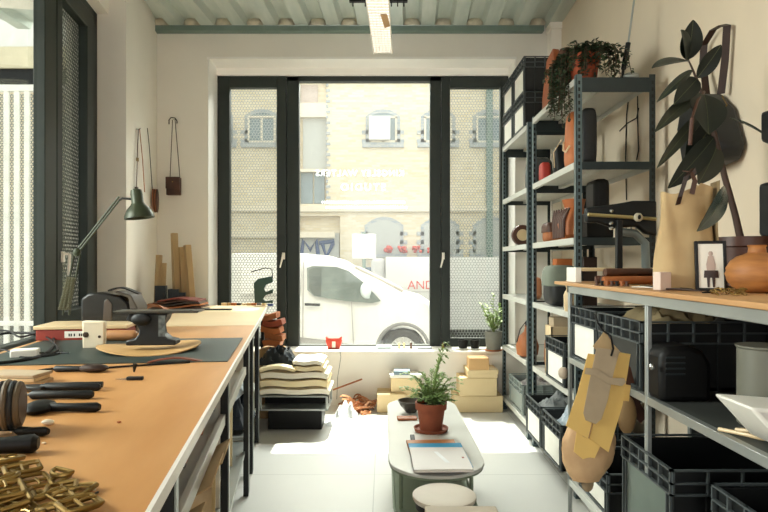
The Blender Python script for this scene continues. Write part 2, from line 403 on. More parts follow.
# lettering stuck to the outside of the pane, read from the street
def Xg(px): return (px - 384) / (F / (Y0 + .04))
def Zg(py): return EYE - (py - HZ) / (F / (Y0 + .04))
g = .038
for (s_, px1, py, sz, sp) in (('KINGSLEY WALTERS', 316, 176, .088, 1.18), ('STUDIO', 341, 190.5, .105, 1.35)):
    t = text('lettering', s_, sz, M_vinyl, w1, (Xg(px1), g, Zg(py)), ext=.0006, mirror=True, spacing=sp)
    xs = [v.co.x for v in t.data.vertices]; t.location.x += -min(xs)
ti = MB()
for row, (a, b_) in enumerate(((322, 405), (326, 406))):
    px = a
    while px < b_:
        wd = random.uniform(1.2, 2.6); ti.b(Xg(px), Xg(px + wd * .62), g, g + .001, Zg(203.5 + row * 5.2), Zg(201 + row * 5.2)); px += wd + .6
ti.build('small_lettering', M_vinyl, w1, smooth=0)

# ------------------------------------------------------------------ side window
w2 = struct(bpy.data.objects.new('window_2', None)); C.objects.link(w2); w2.location = (-1.577, 0, 0); w2.rotation_euler = (0, 0, RZ)
cs = math.cos(RZ)
def V_(y): return y / cs
f2 = MB()
z0, z1 = .86, 3.375
f2.b(-.03, .03, V_(4.60), V_(4.80), z0, z1); f2.b(-.03, .03, V_(.7), V_(.85), z0, z1)
f2.b(-.03, .03, V_(.7), V_(4.8), 3.27, z1); f2.b(-.03, .03, V_(.7), V_(4.8), z0, .95)
f2.b(-.02, .05, V_(3.70), V_(3.88), z0, z1)
f2.build('frame', M_green, w2, bevel=.005)
f3 = MB(); f3.b(-.01, .055, V_(3.88), V_(3.97), .95, 3.29); f3.b(-.01, .055, V_(4.45), V_(4.60), .95, 3.29)
f3.b(-.01, .055, V_(3.9), V_(4.5), 3.16, 3.29); f3.b(-.01, .055, V_(3.9), V_(4.5), .95, 1.08)
c2 = f3.build('casement', M_green, w2, bevel=.006)
MB().b(-.0, .006, V_(.8), V_(3.75), .93, 3.3).build('glass', M_glass2, w2, smooth=0)
MB().b(.0, .006, V_(3.95), V_(4.47), 1.0, 3.2).build('glass', M_glass2, w2, smooth=0)
MB().b(-.045, -.042, V_(3.8), V_(4.7), .9, 3.35).build('perforated_screen', M_perfY, w2, smooth=0)
handle(c2, .055, V_(3.95), 1.44, PI / 2)

# ------------------------------------------------------------------ outside: ground, facade, vehicles
GZ = -.3
M_asph = mat('asphalt', '#6f6c67', .9, var=.1, scale=5)
og = MB().b(-30, 30, 6.6, 45, GZ - .1, GZ).b(-30, -4.4, -10, 6.6, GZ - .1, GZ).build('outside_ground', M_asph, smooth=0); struct(og)
def brick(name, a, b_, mortar, bw=.24, rh=.075):
    m = bpy.data.materials.new(name); m.use_nodes = True; nt = m.node_tree; N = nt.nodes; L = nt.links; b = N['Principled BSDF']
    b.inputs['Roughness'].default_value = .85
    tc = N.new('ShaderNodeTexCoord'); mp = N.new('ShaderNodeMapping'); mp.inputs['Rotation'].default_value = (PI / 2, 0, 0)
    L.new(tc.outputs['Object'], mp.inputs[0]); br = N.new('ShaderNodeTexBrick'); L.new(mp.outputs[0], br.inputs['Vector'])
    br.inputs['Scale'].default_value = 1; br.inputs['Brick Width'].default_value = bw; br.inputs['Row Height'].default_value = rh
    br.inputs['Mortar Size'].default_value = .006
    for k, c in zip(('Color1', 'Color2', 'Mortar'), (a, b_, mortar)): br.inputs[k].default_value = (*lin(c), 1)
    L.new(br.outputs['Color'], b.inputs['Base Color']); return m
M_brick = brick('yellow_brick', '#dccfb8', '#d2c1a2', '#c9c0ae')
M_quoin = brick('blue_grey_brick', '#a8abac', '#989fa4', '#bcb7ab', .2, .09)
M_stone = mat('pale_stone', '#d9cdb8', .8, var=.06)
M_roll = mat('roller_shutter', '#b3b3ad', .6, var=.06, stretch=(1, 1, 12))
M_wing = mat('window_dark', '#7f8c90', .25, var=.1)
M_wingP = mat('window_pink', '#b9a79b', .4, var=.1)
M_graf = mat('graffiti_blue', '#41587f', .6, var=.1)
M_van = mat('white_car_paint', '#d3d0cb', .3, var=.02)
M_vang = mat('car_glass', '#4f5852', .12, col2='#78817a', scale=2)
M_tyre = mat('tyre', '#3c3b39', .8, var=.2)
M_hub = mat('hubcap', '#a9a7a3', .4, .4, var=.1)
FY = 18.0; FS = F / FY
def fx(px): return (px - 384) / FS
def fz(py): return EYE - (py - HZ) / FS
bd = thing('brick_building', 'pale yellow brick building with blue grey window surrounds across the street', 'building', (0, FY, GZ))
def bz(py): return fz(py) - GZ
b_ = MB(); b_.b(-18, 12, .25, 6, 0, 13); b_.b(-18, fx(299), 0, .25, 0, 13); b_.b(fx(327), 12, 0, .25, bz(216), 13)
b_.b(fx(299), fx(327), 0, .25, bz(72), 13); b_.b(fx(299), fx(327), 0, .25, bz(216), bz(204))
b_.b(fx(340), 12, 0, .25, 0, bz(216))
b_.build('facade', M_brick, bd, smooth=0)
MB().b(-12, 12, -.1, .02, bz(212), bz(206)).b(-12, fx(335), -.12, .02, bz(238), bz(232)).build('string_course', M_stone, bd, bevel=.01)
def archpts(x0, x1, z0, z1, rise, n=10):
    pts = [(x0, z0), (x1, z0)]
    for k in range(n + 1):
        t = 1 - k / n; x = x0 + (x1 - x0) * t; pts.append((x, z1 + rise * (1 - (2 * t - 1) ** 2)))
    return pts
def facade_window(cx, hw, zt, zb, rise, mm, name='window', open_=False):
    x0, x1 = fx(cx - hw), fx(cx + hw); z0, z1 = bz(zb), bz(zt)
    sr = MB(); sr.prism(archpts(x0 - .10, x1 + .10, z0, z1 + .02, rise + .10), -.03, .02)
    for k in range(int((z1 - z0) / .26)):
        sr.b(x0 - .22, x1 + .22, -.03, .02, z0 + k * .26, z0 + k * .26 + .12)
    sr.b(x0 - .2, x1 + .2, -.1, .02, z0 - .14, z0)
    o = sr.build('window_surround', M_quoin, bd, smooth=0)
    wn = MB().prism(archpts(x0, x1, z0, z1, rise), -.04, .0).build(name, mm, o, smooth=0)
    fw = MB()
    for xx in (x0, (x0 + x1) / 2 - .03, x1 - .06): fw.b(xx, xx + .06, -.07, -.03, z0, z1)
    fw.b(x0, x1, -.07, -.03, z0, z0 + .07); fw.b(x0, x1, -.07, -.03, z1 - .05, z1 + .02)
    if mm is not M_roll: fw.build('window_frame', M_stone, o, bevel=.005)
    else: fw.bm.free()
    if open_:
        MB().b(x0 + .0, x1 - .2, -.26, -.2, z0 + .05, z1 - .02).build('open_shutter', M_van, o, bevel=.01)
    return o
for cx, op in ((383, True), (438, False), (490, False), (545, False), (262, False), (216, False)):
    facade_window(cx, 14, 117, 143, .12, M_wing, open_=op)
for cx in (384, 440, 492, 545):
    facade_window(cx, 16, 226, 253, .16, M_roll)
for cx in (383, 438, 490, 262, 216): facade_window(cx, 15, 40, 72, .22, M_wing)
for (a, b2, t, bt, mm) in ((300, 317, 83, 103, M_wingP), (302, 326, 117, 168, M_roll), (300, 312, 172, 203, M_wing), (313.5, 324, 172, 203, M_wing)):
    MB().b(fx(a), fx(b2), .2, .24, bz(bt), bz(t)).build('recessed_window', mm, bd, smooth=0)
MB().b(fx(299), fx(327), -.05, .2, bz(172), bz(169)).b(fx(299), fx(327), -.02, .24, bz(117), bz(103)).build('balcony_rail', M_stone, bd, smooth=0)
q = MB()
for k in range(44): q.b(fx(326), fx(330.5 if k % 2 else 328.5), -.03, .02, bz(204) + k * .16, bz(204) + k * .16 + .08)
q.build('quoin_edge', M_quoin, bd, smooth=0)
sh = MB().b(fx(299), fx(339), .1, .2, 0, bz(233)).build('roller_door', M_roll, bd, smooth=0)
gf = MB()
for pts in (((301, 255), (303, 240), (310, 250), (316, 240), (318, 256)), ((319, 243), (334, 241)), ((322, 243), (326, 257), (333, 243)), ((301, 262), (340, 262))):
    pp = [(fx(a), .095, bz(c)) for a, c in pts]; gf.tube(pp, .07, 6)
gf.build('graffiti', M_graf, sh)
MB().tube([(fx(489), -.08, 0), (fx(489), -.08, 13)], .1).build('drainpipe', M_plate, bd)
fl = MB()
for i in range(70): fl.ell(fx(random.uniform(384, 392) + random.choice((0, 14, 28, 44))), random.uniform(-.3, -.1), bz(252) + random.uniform(0, .15), .05, .05, .05, 6)
fl.build('red_flowers', M_red, bd)

# van
VS = 62.0; VY = F / VS
van = thing('delivery_van', 'small white delivery van parked close outside the street window', 'van', (0, VY, GZ))
def vp(px, py): return ((px - 384) / VS, EYE - (py - HZ) / VS - GZ)
body = [(172, 352), (170, 300), (176, 262), (186, 257), (235, 253), (300, 253), (322, 255), (340, 260), (352, 267), (380, 281), (404, 294), (424, 299), (438, 308), (446, 322), (449, 336), (447, 354), (430, 356)]
arc = [(403 + 25 * math.cos(t), 351 - 25 * math.sin(t)) for t in [PI * k / 10 for k in range(11)]]
arc2 = [(215 + 25 * math.cos(t), 351 - 25 * math.sin(t)) for t in [PI * k / 10 for k in range(11)]]
outl = [vp(*p) for p in body + arc + [(376, 356), (242, 356)] + arc2 + [(188, 354)]]
mv = MB(); belt = vp(0, 300)[1]; Wd = 1.75
n = len(outl); layers = []
for t in (0, .02, .98, 1):
    lay = []
    for (x_, z_) in outl:
        k = max(0, z_ - belt) * .22 + (.0 if t in (.02, .98) else .0)
        yy = Wd * t; yy = yy + k * (1 - 2 * t)
        ins = .03 if t in (0, 1) else 0
        cxm, czm = (sum(p[0] for p in outl) / n, sum(p[1] for p in outl) / n)
        lay.append(mv.bm.verts.new((x_ - (ins if x_ > cxm else -ins), yy, z_ - (ins if z_ > czm else 0))))
    layers.append(lay)
for A, B in zip(layers, layers[1:]):
    for i in range(n): mv.bm.faces.new((A[i], A[(i + 1) % n], B[(i + 1) % n], B[i]))
mv.bm.faces.new(layers[0]); mv.bm.faces.new(layers[-1][::-1])
bmesh.ops.triangulate(mv.bm, faces=[f for f in mv.bm.faces if len(f.verts) > 8])
mv.build('body', M_van, van)
def side_poly(pts, name, m, off=.0, th=.02, par=van, bev=.004):
    pp = [vp(*p) for p in pts]; o = MB(); nn = len(pp)
    def yy(z): return max(0, z - belt) * .22 - off
    vsx = [(x_, yy(z_), z_) for x_, z_ in pp] + [(x_, yy(z_) - th, z_) for x_, z_ in pp]
    o._add(vsx, [tuple(range(nn)), tuple(range(nn, 2 * nn))[::-1]] + [(i, (i + 1) % nn, nn + (i + 1) % nn, nn + i) for i in range(nn)])
    return o.build(name, m, par, smooth=0)
side_poly([(306, 268), (312, 266), (336, 267), (348, 271), (364, 283), (381, 301), (372, 303), (345, 301), (314, 296), (307, 290)], 'side_window', M_vang, -.01, .02)
side_poly([(308, 270), (313, 268), (321, 268), (321, 296.5), (314, 295), (309, 289)], 'quarter_window', mat('car_glass_dark', '#424a44', .15, var=.1), 0, .02)
side_poly([(240, 266), (300, 266), (300, 294), (240, 294)], 'panel_recess', mat('van_panel', '#e0dcd6', .35, var=.02), -.01, .02)
MB().prism([vp(354, 268), vp(355, 266.2), vp(404, 290.6), vp(402, 294)], .12, Wd - .12).build('windscreen', mat('windscreen', '#a39a90', .2), van, smooth=0)
side_poly([(305, 303), (320, 303.5), (320, 306), (305, 305.5)], 'door_handle', M_blk, 0, .04)
side_poly([(300, 337), (352, 344), (352, 350), (245, 350), (245, 335)], 'side_trim', mat('grey_trim', '#8f8b88', .6, var=.08), 0, .03)
side_poly([(302, 262), (303, 262), (303, 350), (302, 350)], 'door_seam', mat('seam_grey', '#a5a19d', .6), 0, .012)
side_poly([(351, 302), (352, 302), (354, 345), (353, 345)], 'door_seam', mat('seam_grey', '#a5a19d', .6), 0, .012)
m_ = MB(); c_ = vp(366, 290); m_.ell(c_[0], -.12, c_[1], .09, .08, .13, 12); m_.b(c_[0] - .02, c_[0] + .06, -.12, .1, c_[1] - .13, c_[1] - .09); m_.build('wing_mirror', mat('mirror_white', '#c9d2d2', .3), van)
side_poly([(424, 304), (434, 308), (440, 316), (430, 312)], 'headlamp', mat('headlamp', '#c7cbcc', .15), 0, .03)
for cx_ in (403, 215):
    cc = vp(cx_, 350); R_ = Matrix.Translation((cc[0], 0, cc[1])) @ Matrix.Rotation(PI / 2, 4, 'X')
    wa = MB(); wa.tube([(cc[0] + .42 * math.cos(t), .02, cc[1] + .42 * math.sin(t)) for t in [PI * k / 16 for k in range(17)]], .035, 8); wa.build('wheel_arch', mat('arch_grey', '#7f7d7a', .7), van)
    wh = MB(); wh.lathe([(.2, -.22), (.32, -.22), (.335, -.18), (.335, -.04), (.31, 0), (.22, 0)], M=R_); o = wh.build('wheel', M_tyre, van)
    hb = MB(); hb.lathe([(.02, .03), (.1, .02), (.21, .005), (.22, -.02)], M=R_, seg=20)
    for k in range(8):
        a = 2 * PI * k / 8; hb.tube([(cc[0], -.03, cc[1]), (cc[0] + .2 * math.cos(a), -.02, cc[1] + .2 * math.sin(a))], .022, 6)
    hb.build('hubcap', M_hub, o)
# lorry behind
TS = 46.0
tr = thing('box_lorry', 'white box lorry with red letters parked behind the van', 'lorry', (0, F / TS, GZ))
def tp(px, py): return ((px - 384) / TS, EYE - (py - HZ) / TS - GZ)
a = tp(385.5, 257); b2 = tp(560, 330)
MB().b(a[0], b2[0], 0, 2.2, b2[1], a[1]).build('box_body', M_van, tr, bevel=.03)
a = tp(371, 258); b2 = tp(385.5, 336); MB().b(a[0], b2[0], .1, 2.1, b2[1], a[1]).build('cab', mat('cab_grey', '#bcbab8', .4), tr, bevel=.08)
MB().b(tp(366, 0)[0], tp(560, 0)[0], .15, 2.0, .25, tp(0, 330)[1]).build('chassis', M_tyre, tr, bevel=.02)
for px in (380, 470, 520):
    R_ = Matrix.Translation((tp(px, 0)[0], .1, .42)) @ Matrix.Rotation(PI / 2, 4, 'X')
    MB().lathe([(.15, -.25), (.4, -.25), (.42, -.2), (.42, -.03), (.38, 0), (.15, .0)], M=R_).build('wheel', M_tyre, tr)
tx = text('lettering', 'AND', .262, mat('red_letters', '#d2564e', .5, var=.0), tr, (tp(407.5, 0)[0], -.01, tp(0, 289)[1]), ext=.004)
MB().b(tp(407, 0)[0], tp(560, 0)[0], -.015, 0, tp(0, 292.3)[1], tp(0, 291.3)[1]).build('pinstripe', mat('pin', '#b7b3ae', .5), tr)
# square board on a post
SS = 52.0
sg = thing('street_sign', 'blank white square sign board on a post beyond the van', 'sign', ((364 - 384) / SS, F / SS, GZ))
MB().tube([(0, .05, 0), (0, .05, 2.3)], .035).build('post', M_plate, sg)
MB().b(-.23, .23, 0, .03, EYE - GZ - (259 - HZ) / SS, EYE - GZ - (234 - HZ) / SS).build('sign_board', mat('sign_white', '#c4c1bc', .6), sg, bevel=.03)
car = thing('parked_car', 'dark blue grey car partly hidden behind the van roof', 'car', ((358 - 384) / 37, F / 37, GZ))
pf = [(-2, .25), (-2, .95), (-1.6, 1.1), (-1.1, 1.55), (.4, 1.58), (.95, 1.1), (1.9, .98), (2, .3)]
MB().prism(pf, 0, 1.7).build('body', mat('blue_grey_paint', '#4f6070', .3), car, bevel=.06)
MB().prism([(-1.35, 1.12), (-1.05, 1.48), (.33, 1.5), (.8, 1.12)], -.01, .0).build('side_window', M_vang, car, smooth=0)
for xw in (-1.25, 1.25):
    MB().lathe([(.1, -.2), (.3, -.2), (.32, -.02), (.1, 0)], M=Matrix.Translation((xw, 0, .32)) @ Matrix.Rotation(PI / 2, 4, 'X')).build('wheel', M_tyre, car)

# yard beyond the side window: screen fence of pale slats and a lean-to roof over it, both facing the room
yf = thing('slat_fence', 'tall pale slatted fence with perforated sheet outside the side window', 'fence', (-5.3, 6.7, GZ))
sl = MB(); x = -2.4
while x < 2.1: sl.b(x, x + .055, 0, .03, 0, 3.68); x += .115
sl.build('slats', mat('pale_slat', '#e4e2dc', .5), yf, smooth=0)
MB().b(-2.4, 2.1, .04, .043, 0, 3.6).build('perforated_sheet', perforated('perforated_grey', 0, r=.36, col='#7c7e7a'), yf, smooth=0)
MB().b(-2.4, 2.1, -.01, .05, 3.62, 3.69).b(-2.4, 2.1, -.01, .05, 1.0, 1.05).build('rail', mat('pale_slat', '#e4e2dc', .5), yf)
lt = thing('lean_to_roof', 'pale corrugated lean-to roof above the slatted fence', 'roof', (-5.3, 6.8, GZ))
MB().b(-2.4, 2.1, 0, .1, 3.73, 3.90).build('dark_beam', M_blk, lt)
MB().b(-2.4, 2.1, -.04, .1, 3.90, 4.14).build('cream_beam', mat('cream_beam', '#cdc3a8', .7), lt)
MB().sheet(lambda u, v: (-2.4 + 4.5 * u, .0 + .5 * v + .02 * math.sin(u * 4.5 / .11 * PI), 4.15 + 1.1 * v), 160, 2, .01).build('corrugated_sheet', M_van, lt)
for x in (-2.3, 0, 2.0): MB().b(x, x + .08, .12, .2, 0, 3.73).build('post', M_plate, lt)
# ------------------------------------------------------------------ right hand shelving
SX0, SX1 = 1.14, 1.61
TOPS = (2.50, 2.00, 1.55, 1.10, .615, .13)
def rack(y0, y1, label):
    t = thing('shelving_rack', label, 'shelving', (0, 0, 0), 0, 'steel shelving racks along the right wall')
    for k, (xa, xb, yp) in enumerate(((SX0, SX0 + .035, y0), (SX0, SX0 + .035, y1), (SX1 - .035, SX1, y0), (SX1 - .035, SX1, y1))):
        p = MB(); s = 1 if yp == y0 else -1
        p.b(SX0 if xa == SX0 else SX1 - .004, SX0 + .004 if xa == SX0 else SX1, min(yp, yp + s * .04), max(yp, yp + s * .04), 0, 2.52)
        p.b(xa, xb, min(yp, yp + s * .004), max(yp, yp + s * .004), 0, 2.52)
        p.b(xa - .003, xb + .003, min(yp - s * .003, yp + s * .043), max(yp - s * .003, yp + s * .043), 0, .02)
        z = .1
        o = p.build('post', M_steel if xa != SX0 else M_postf, t, smooth=0)
        sl = MB()
        while z < 2.48:
            yf = yp - .0012 if s > 0 else yp - .0052
            sl.b(xa + .012, xa + .024, yf, yf + .0016, z, z + .022); z += .04
        sl.build('slots', M_lip if False else M_black, o, smooth=0)
    if True:
        for yp in (y0 + .001, y1 - .005):
            for z in TOPS: MB().b(SX0 + .03, SX1 - .03, yp, yp + .004, z - (.085 if z > 2.4 else .045), z + .002).build('end_beam', M_steel, t, smooth=0)
    for z in TOPS:
        b = MB(); b.b(SX0 + .002, SX1 - .002, y0 + .006, y1 - .006, z - .006, z)
        b.b(SX0 - .004, SX0 + .001, y0 + .035, y1 - .035, z - .038, z + .002); b.b(SX0, SX0 + .02, y0 + .035, y1 - .035, z - .038, z - .034)
        b.b(SX1 - .004, SX1, y0 + .035, y1 - .035, z - .038, z + .002)
        b.b(SX0 + .2, SX0 + .24, y0 + .01, y1 - .01, z - .03, z - .006)
        b.build('shelf', M_lip, t, smooth=0)
    return t
rack(3.56, 4.62, 'steel shelving rack nearer the camera, trailing plant on top')
rack(4.76, 5.78, 'steel shelving rack nearest the street window, black crates on top')

def crate(label, loc, wy=.40, dx=.42, h=.28, group='stacking crates', m=None, pan=None, rim=None, panel=True, loaded=None):
    """open crate, front (towards the room) at local x=0, long side along y"""
    m = m or M_crate; pan = pan or M_panel; rim = rim or M_rim
    t = thing('storage_crate', label, 'crate', loc, 0, group)
    w = .012; b = MB(); q = wy / 2
    b.b(0, dx, -q, q, 0, w); b.b(0.006, w, -q, q, 0, h - .01); b.b(dx - w, dx, -q, q, 0, h - .01)
    b.b(0, dx, -q, -q + w, 0, h - .01); b.b(0, dx, q - w, q, 0, h - .01)
    k = 5
    for i in range(k + 1):
        x_ = dx * i / k; b.b(max(0, x_ - .006), min(dx, x_ + .006), -q - .008, -q + .002, 0, h - .08)
    b.build('body', m, t, smooth=0)
    r = MB()
    for zz in (h, h - .045, h - .085):
        r.b(-.012, dx + .012, -q - .012, q + .012, zz - .006, zz) if False else None
        r.b(-.012, .002, -q - .012, q + .012, zz - .006, zz); r.b(dx - .002, dx + .012, -q - .012, q + .012, zz - .006, zz)
        r.b(-.012, dx + .012, -q - .012, -q + .002, zz - .006, zz); r.b(-.012, dx + .012, q - .002, q + .012, zz - .006, zz)
    nr = 5
    for i in range(nr + 1):
        y_ = -q + wy * i / nr; r.b(-.011, .003, y_ - .004, y_ + .004, h - .085, h)
        x_ = dx * i / nr; r.b(x_ - .004, x_ + .004, -q - .011, -q + .003, h - .085, h)
    for s in (-1, 1):
        for o_ in (.0, .028): r.b(-.008, .008, s * (q - .005 - o_) - .004, s * (q - .005 - o_) + .004, 0, h - .085)
    r.b(-.008, .006, -q, q, 0, .012)
    r.build('rim', rim, t, smooth=0)
    if panel: MB().b(-.004, .008, -q + .045, q - .045, .02, h - .095).build('front_panel', pan, t, smooth=0)
    return t
# crates on top of the far rack
g = 'black crates stacked on the far rack'
crate('black crate on far rack top, lower layer, nearer the camera', (SX0, 5.05, 2.505), .40, .40, .28, g)
crate('black crate on far rack top, lower layer, nearer the window', (SX0, 5.50, 2.505), .40, .40, .28, g)
crate('black crate on far rack, upper layer, nearer the camera', (SX0, 5.05, 2.79), .40, .40, .28, g)
crate('black crate on far rack, upper layer, nearer the window', (SX0, 5.50, 2.79), .40, .40, .28, g)
g = 'crates on the racks and under the bench'
crate('pale grey crate on the lowest shelf of the rack beside the window', (SX0 + .02, 5.25, .135), .52, .4, .25, g, M_crateG, M_crateG, M_crateG, panel=True)
crate('white fronted crate with dark clutter on the bottom shelf, left of the pair', (SX0 - .06, 4.32, .135), .42, .42, .28, g)
crate('white fronted crate stuffed with clear plastic on the bottom shelf', (SX0 - .06, 3.85, .135), .42, .42, .28, g)
crate('white fronted crate standing on the second shelf beside a wooden box', (SX0 - .01, 3.95, .62), .42, .42, .28, g)
# ------------------------------------------------------------------ right bench
BX = 1.0
rb = thing('storage_workbench', 'long wood-topped steel bench along the right wall', 'workbench', (0, 0, 0))
MB().b(BX - .01, 1.69, .6, 3.49, 1.277, 1.295).build('worktop', M_woodR, rb, bevel=.003)
MB().b(BX, BX + .03, .6, 3.28, 1.238, 1.277).b(BX, 1.68, 3.25, 3.28, 1.238, 1.277).build('top_beam', M_galv, rb, bevel=.003)
for yb in ((2.28, 3.26), (.6, 2.28)):
    b = MB().b(BX + .005, 1.68, yb[0], yb[1], .882, .892).build('shelf', M_shelfd, rb, smooth=0)
    MB().b(BX - .001, BX + .025, yb[0], yb[1], .862, .8925).build('shelf_beam', M_galv, rb, bevel=.002)
b = MB(); b.b(BX + .005, 1.68, .6, 3.26, .215, .225); b.b(BX, BX + .025, .6, 3.26, .2, .235); b.build('bottom_shelf', M_lip, rb, bevel=.002)
for yp in (3.25, 2.29, .7):
    for xp in (BX, 1.65):
        MB().b(xp, xp + .016, yp - .014, yp + .014, 0, 1.24).b(xp - .003, xp, yp - .005, yp + .005, 0, 1.24).build('post', M_galv, rb, bevel=.002)
MB().b(1.66, 1.672, .6, 3.26, .22, 1.236).build('back_panel', M_blk, rb, smooth=0)
crate('white fronted crate under the bench top, next to the shelving rack', (BX + .02, 3.05, .895), .38, .5, .275, g)
cr = crate('dark crate with rumpled tan paper in it, right of the white fronted one', (BX + .02, 2.60, .895), .46, .5, .275, g, panel=False)
crate('large dark crate with grey-green front below the hanging patterns', (BX, 2.30 - .01, .235), .42, .6, .45, g, pan=M_panelD)
crate('dark crate at the bottom right corner of the bench', (1.07, 1.72, .235), .44, .5, .45, g, pan=M_panelD)
crate('low white fronted crate beneath the hanging paper patterns', (BX + .03, 2.95, .235), .40, .5, .2, g)
def crumple(name, m, par, x0, x1, y0, y1, z, hh, n=14, th=.004):
    random.seed(len(bpy.data.objects))
    ph = [(random.uniform(8, 30), random.uniform(8, 30), random.uniform(0, 6)) for _ in range(6)]
    def f(u, v):
        x = x0 + (x1 - x0) * u; y = y0 + (y1 - y0) * v
        e = min(u, 1 - u, v, 1 - v) * 4; e = min(1, e)
        q = sum(math.sin(a * u * 1.0 + b * v * 1.0 + c) for a, b, c in ph) / 6
        return (x, y, z + hh * (.35 + .65 * (.5 + .9 * q)) * e)
    return MB().sheet(f, n, n, th).build(name, m, par, smooth=30)
def loose(name, label, cat, m, x0, x1, y0, y1, z, hh, n=14, group=None):
    o = crumple(name, m, None, x0, x1, y0, y1, z, hh, n); return tag(o, label, cat, group)
loose('crumpled_paper', 'rumpled tan paper heaped on the dark crate below the bench top', 'paper', mat('tan_paper', '#8d7d5c', .8, var=.15, bump=.3), BX + .06, BX + .42, 2.4, 2.8, 1.13, .10)
loose('plastic_film', 'clear bluish plastic film sticking out of a bottom crate', 'plastic', M_bluebag, 1.13, 1.42, 3.69, 4.0, .34, .17, 18)
loose('plastic_film', 'dark and silver packaging heaped in the left bottom crate', 'plastic', mat('dark_foil', '#454b4d', .4, col2='#8a8d8c', bump=.5, scale=20), 1.12, 1.42, 4.14, 4.5, .33, .12, 16)
loose('plastic_film', 'pale bags and red scraps in the grey crate by the window', 'plastic', mat('mixed_scrap', '#77626a', .5, col2='#c9c6c0', bump=.5, scale=16), 1.19, 1.5, 5.02, 5.48, .30, .11, 14)
for z_, y_ in ((1.07, 3.05),): pass
# ------------------------------------------------------------------ left workbench (two tables end to end), skewed with the left wall
BO = Vector((-.232, 0, 0))
Rz = Matrix.Rotation(RZ, 4, 'Z')
def W(u, v, z=0): return BO + Rz @ Vector((u, v, z))
def long_table(label, v0, v1, legs, mtop, shelf, low):
    t = thing('workbench', label, 'workbench', BO, RZ, 'workbenches along the left wall')
    MB().b(-1.068, -.004, v0, v1, .975, BZ).build('tabletop', mtop, t, bevel=.002)
    MB().b(-.0045, .004, v0, v1, .972, BZ + .0005).build('edge_strip', M_edge, t, smooth=0)
    MB().b(-.06, -.035, v0 + .01, v1 - .01, .935, .975).b(-1.05, -1.03, v0 + .01, v1 - .01, .935, .975).build('rail', M_black, t, smooth=0)
    for v in legs:
        for u in (-.06, -1.04):
            l = MB().b(u, u + .03, v - .02, v + .02, 0, .975).build('leg', M_black, t, bevel=.003)
            MB().b(u + .03, u + .034, v - .014, v + .014, .02, .96).build('slotted_strip', M_galv, l, smooth=0)
    if shelf:
        MB().b(-1.04, -.06, shelf[0], shelf[1], .745, .76).b(-.062, -.04, shelf[0], shelf[1], .74, .785).build('shelf', M_lip, t, bevel=.002)
    MB().b(-1.04, -.05, low[0], low[1], .25, .27).build('bottom_shelf', M_galv, t, bevel=.002)
    return t
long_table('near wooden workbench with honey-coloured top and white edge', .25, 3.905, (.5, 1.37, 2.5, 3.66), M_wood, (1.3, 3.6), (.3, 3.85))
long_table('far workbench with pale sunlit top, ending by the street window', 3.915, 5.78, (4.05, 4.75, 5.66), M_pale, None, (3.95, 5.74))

def onb(name, label, cat, px, py, group=None, rz=RZ, z=BZ, rot=None):
    p, s = LB(px, py, z); return thing(name, label, cat, p, rz, group, rot), s
# --- contents under the near bench
for i, (u0, v0, w_, d_, h_, m_, lb) in enumerate((
    (-.42, 1.45, .34, .30, .40, M_card, 'open cardboard box on the bottom shelf of the near workbench, closest to camera'),
    (-.40, 1.80, .32, .32, .43, M_card, 'open cardboard box under the near workbench, middle one'),
    (-.42, 2.15, .34, .30, .38, M_card, 'open cardboard box under the near workbench, behind the middle one'))):
    t = thing('cardboard_box', lb, 'box', W(u0 + .16, v0 + .15, .27), RZ, 'cardboard boxes under the near workbench')
    b = MB(); a, c = w_ / 2, d_ / 2
    b.b(-a, a, -c, c, 0, .01); b.b(-a, -a + .006, -c, c, 0, h_); b.b(a - .006, a, -c, c, 0, h_); b.b(-a, a, -c, -c + .006, 0, h_); b.b(-a, a, c - .006, c, 0, h_)
    b.build('carton', m_, t, smooth=0)
    for s in (-1, 1):
        MB().b(0, .09, -c, c, 0, .005).build('flap', M_card, t, loc=(s * (a - .004), 0, h_ - .003), rot=(0, -.5 if s > 0 else PI + .6, 0), smooth=0)
    MB().b(-a + .01, a - .01, -c + .01, c - .01, h_ * .5, h_ * .9).build('contents', M_grpap, t, bevel=.02)
gr = 'paper and card sheets standing under the near workbench'
for i in range(9):
    hgt = .42 + .05 * math.sin(i * 2.1)
    o = MB().b(-.0, .5, 0, .012, 0, hgt + .05).build('card_sheet', (M_cream, M_box, M_paper, M_cream, M_card)[i % 5], None, loc=W(-.62 + .01 * (i % 3), 2.62 + i * .095, .272), rot=(-.08, 0, RZ), bevel=.002)
    tag(o, 'large sheet of card standing in the row under the near workbench', 'card sheet', gr)
# rolls on the upper shelf
cols = (M_brown, M_dkbrown, M_orange, M_blkl, M_tan)
nm = ('dark brown', 'near-black brown', 'orange', 'black', 'tan')
for i in range(5):
    v = 1.55 + i * .36
    t = thing('leather_roll', '%s leather roll on the shelf under the near workbench, number %s from the camera' % (nm[i], ('one', 'two', 'three', 'four', 'five')[i]), 'leather roll', W(-.36, v, .76 + .052), RZ + .0, 'leather rolls under the near workbench')
    t['label'] = '%s leather roll lying on the shelf just under the near workbench top' % nm[i]
    o = MB(); R_ = Matrix.Rotation(PI / 2, 4, 'Y')
    o.lathe([(.0501, -.28), (.0502, .26)], M=R_, seg=20); o.build('roll', cols[i], t)
    sp = MB(); sp.tube([(.262, .045 * (1 - k / 30) * math.cos(k * .7), .045 * (1 - k / 30) * math.sin(k * .7)) for k in range(28)], .003, 5); sp.build('spiral_end', M_tan, t)
loose('navy_cloth', 'navy and white cloth bundle hanging out below the seam of the benches', 'cloth', M_navy, -1.30, -.93, 3.95, 4.35, .30, .35, 14)
loose('plastic_wrap', 'bluish clear plastic wrap under the bench beside the navy cloth', 'plastic', M_bluebag, -1.15, -.84, 3.4, 3.75, .62, .16, 16)

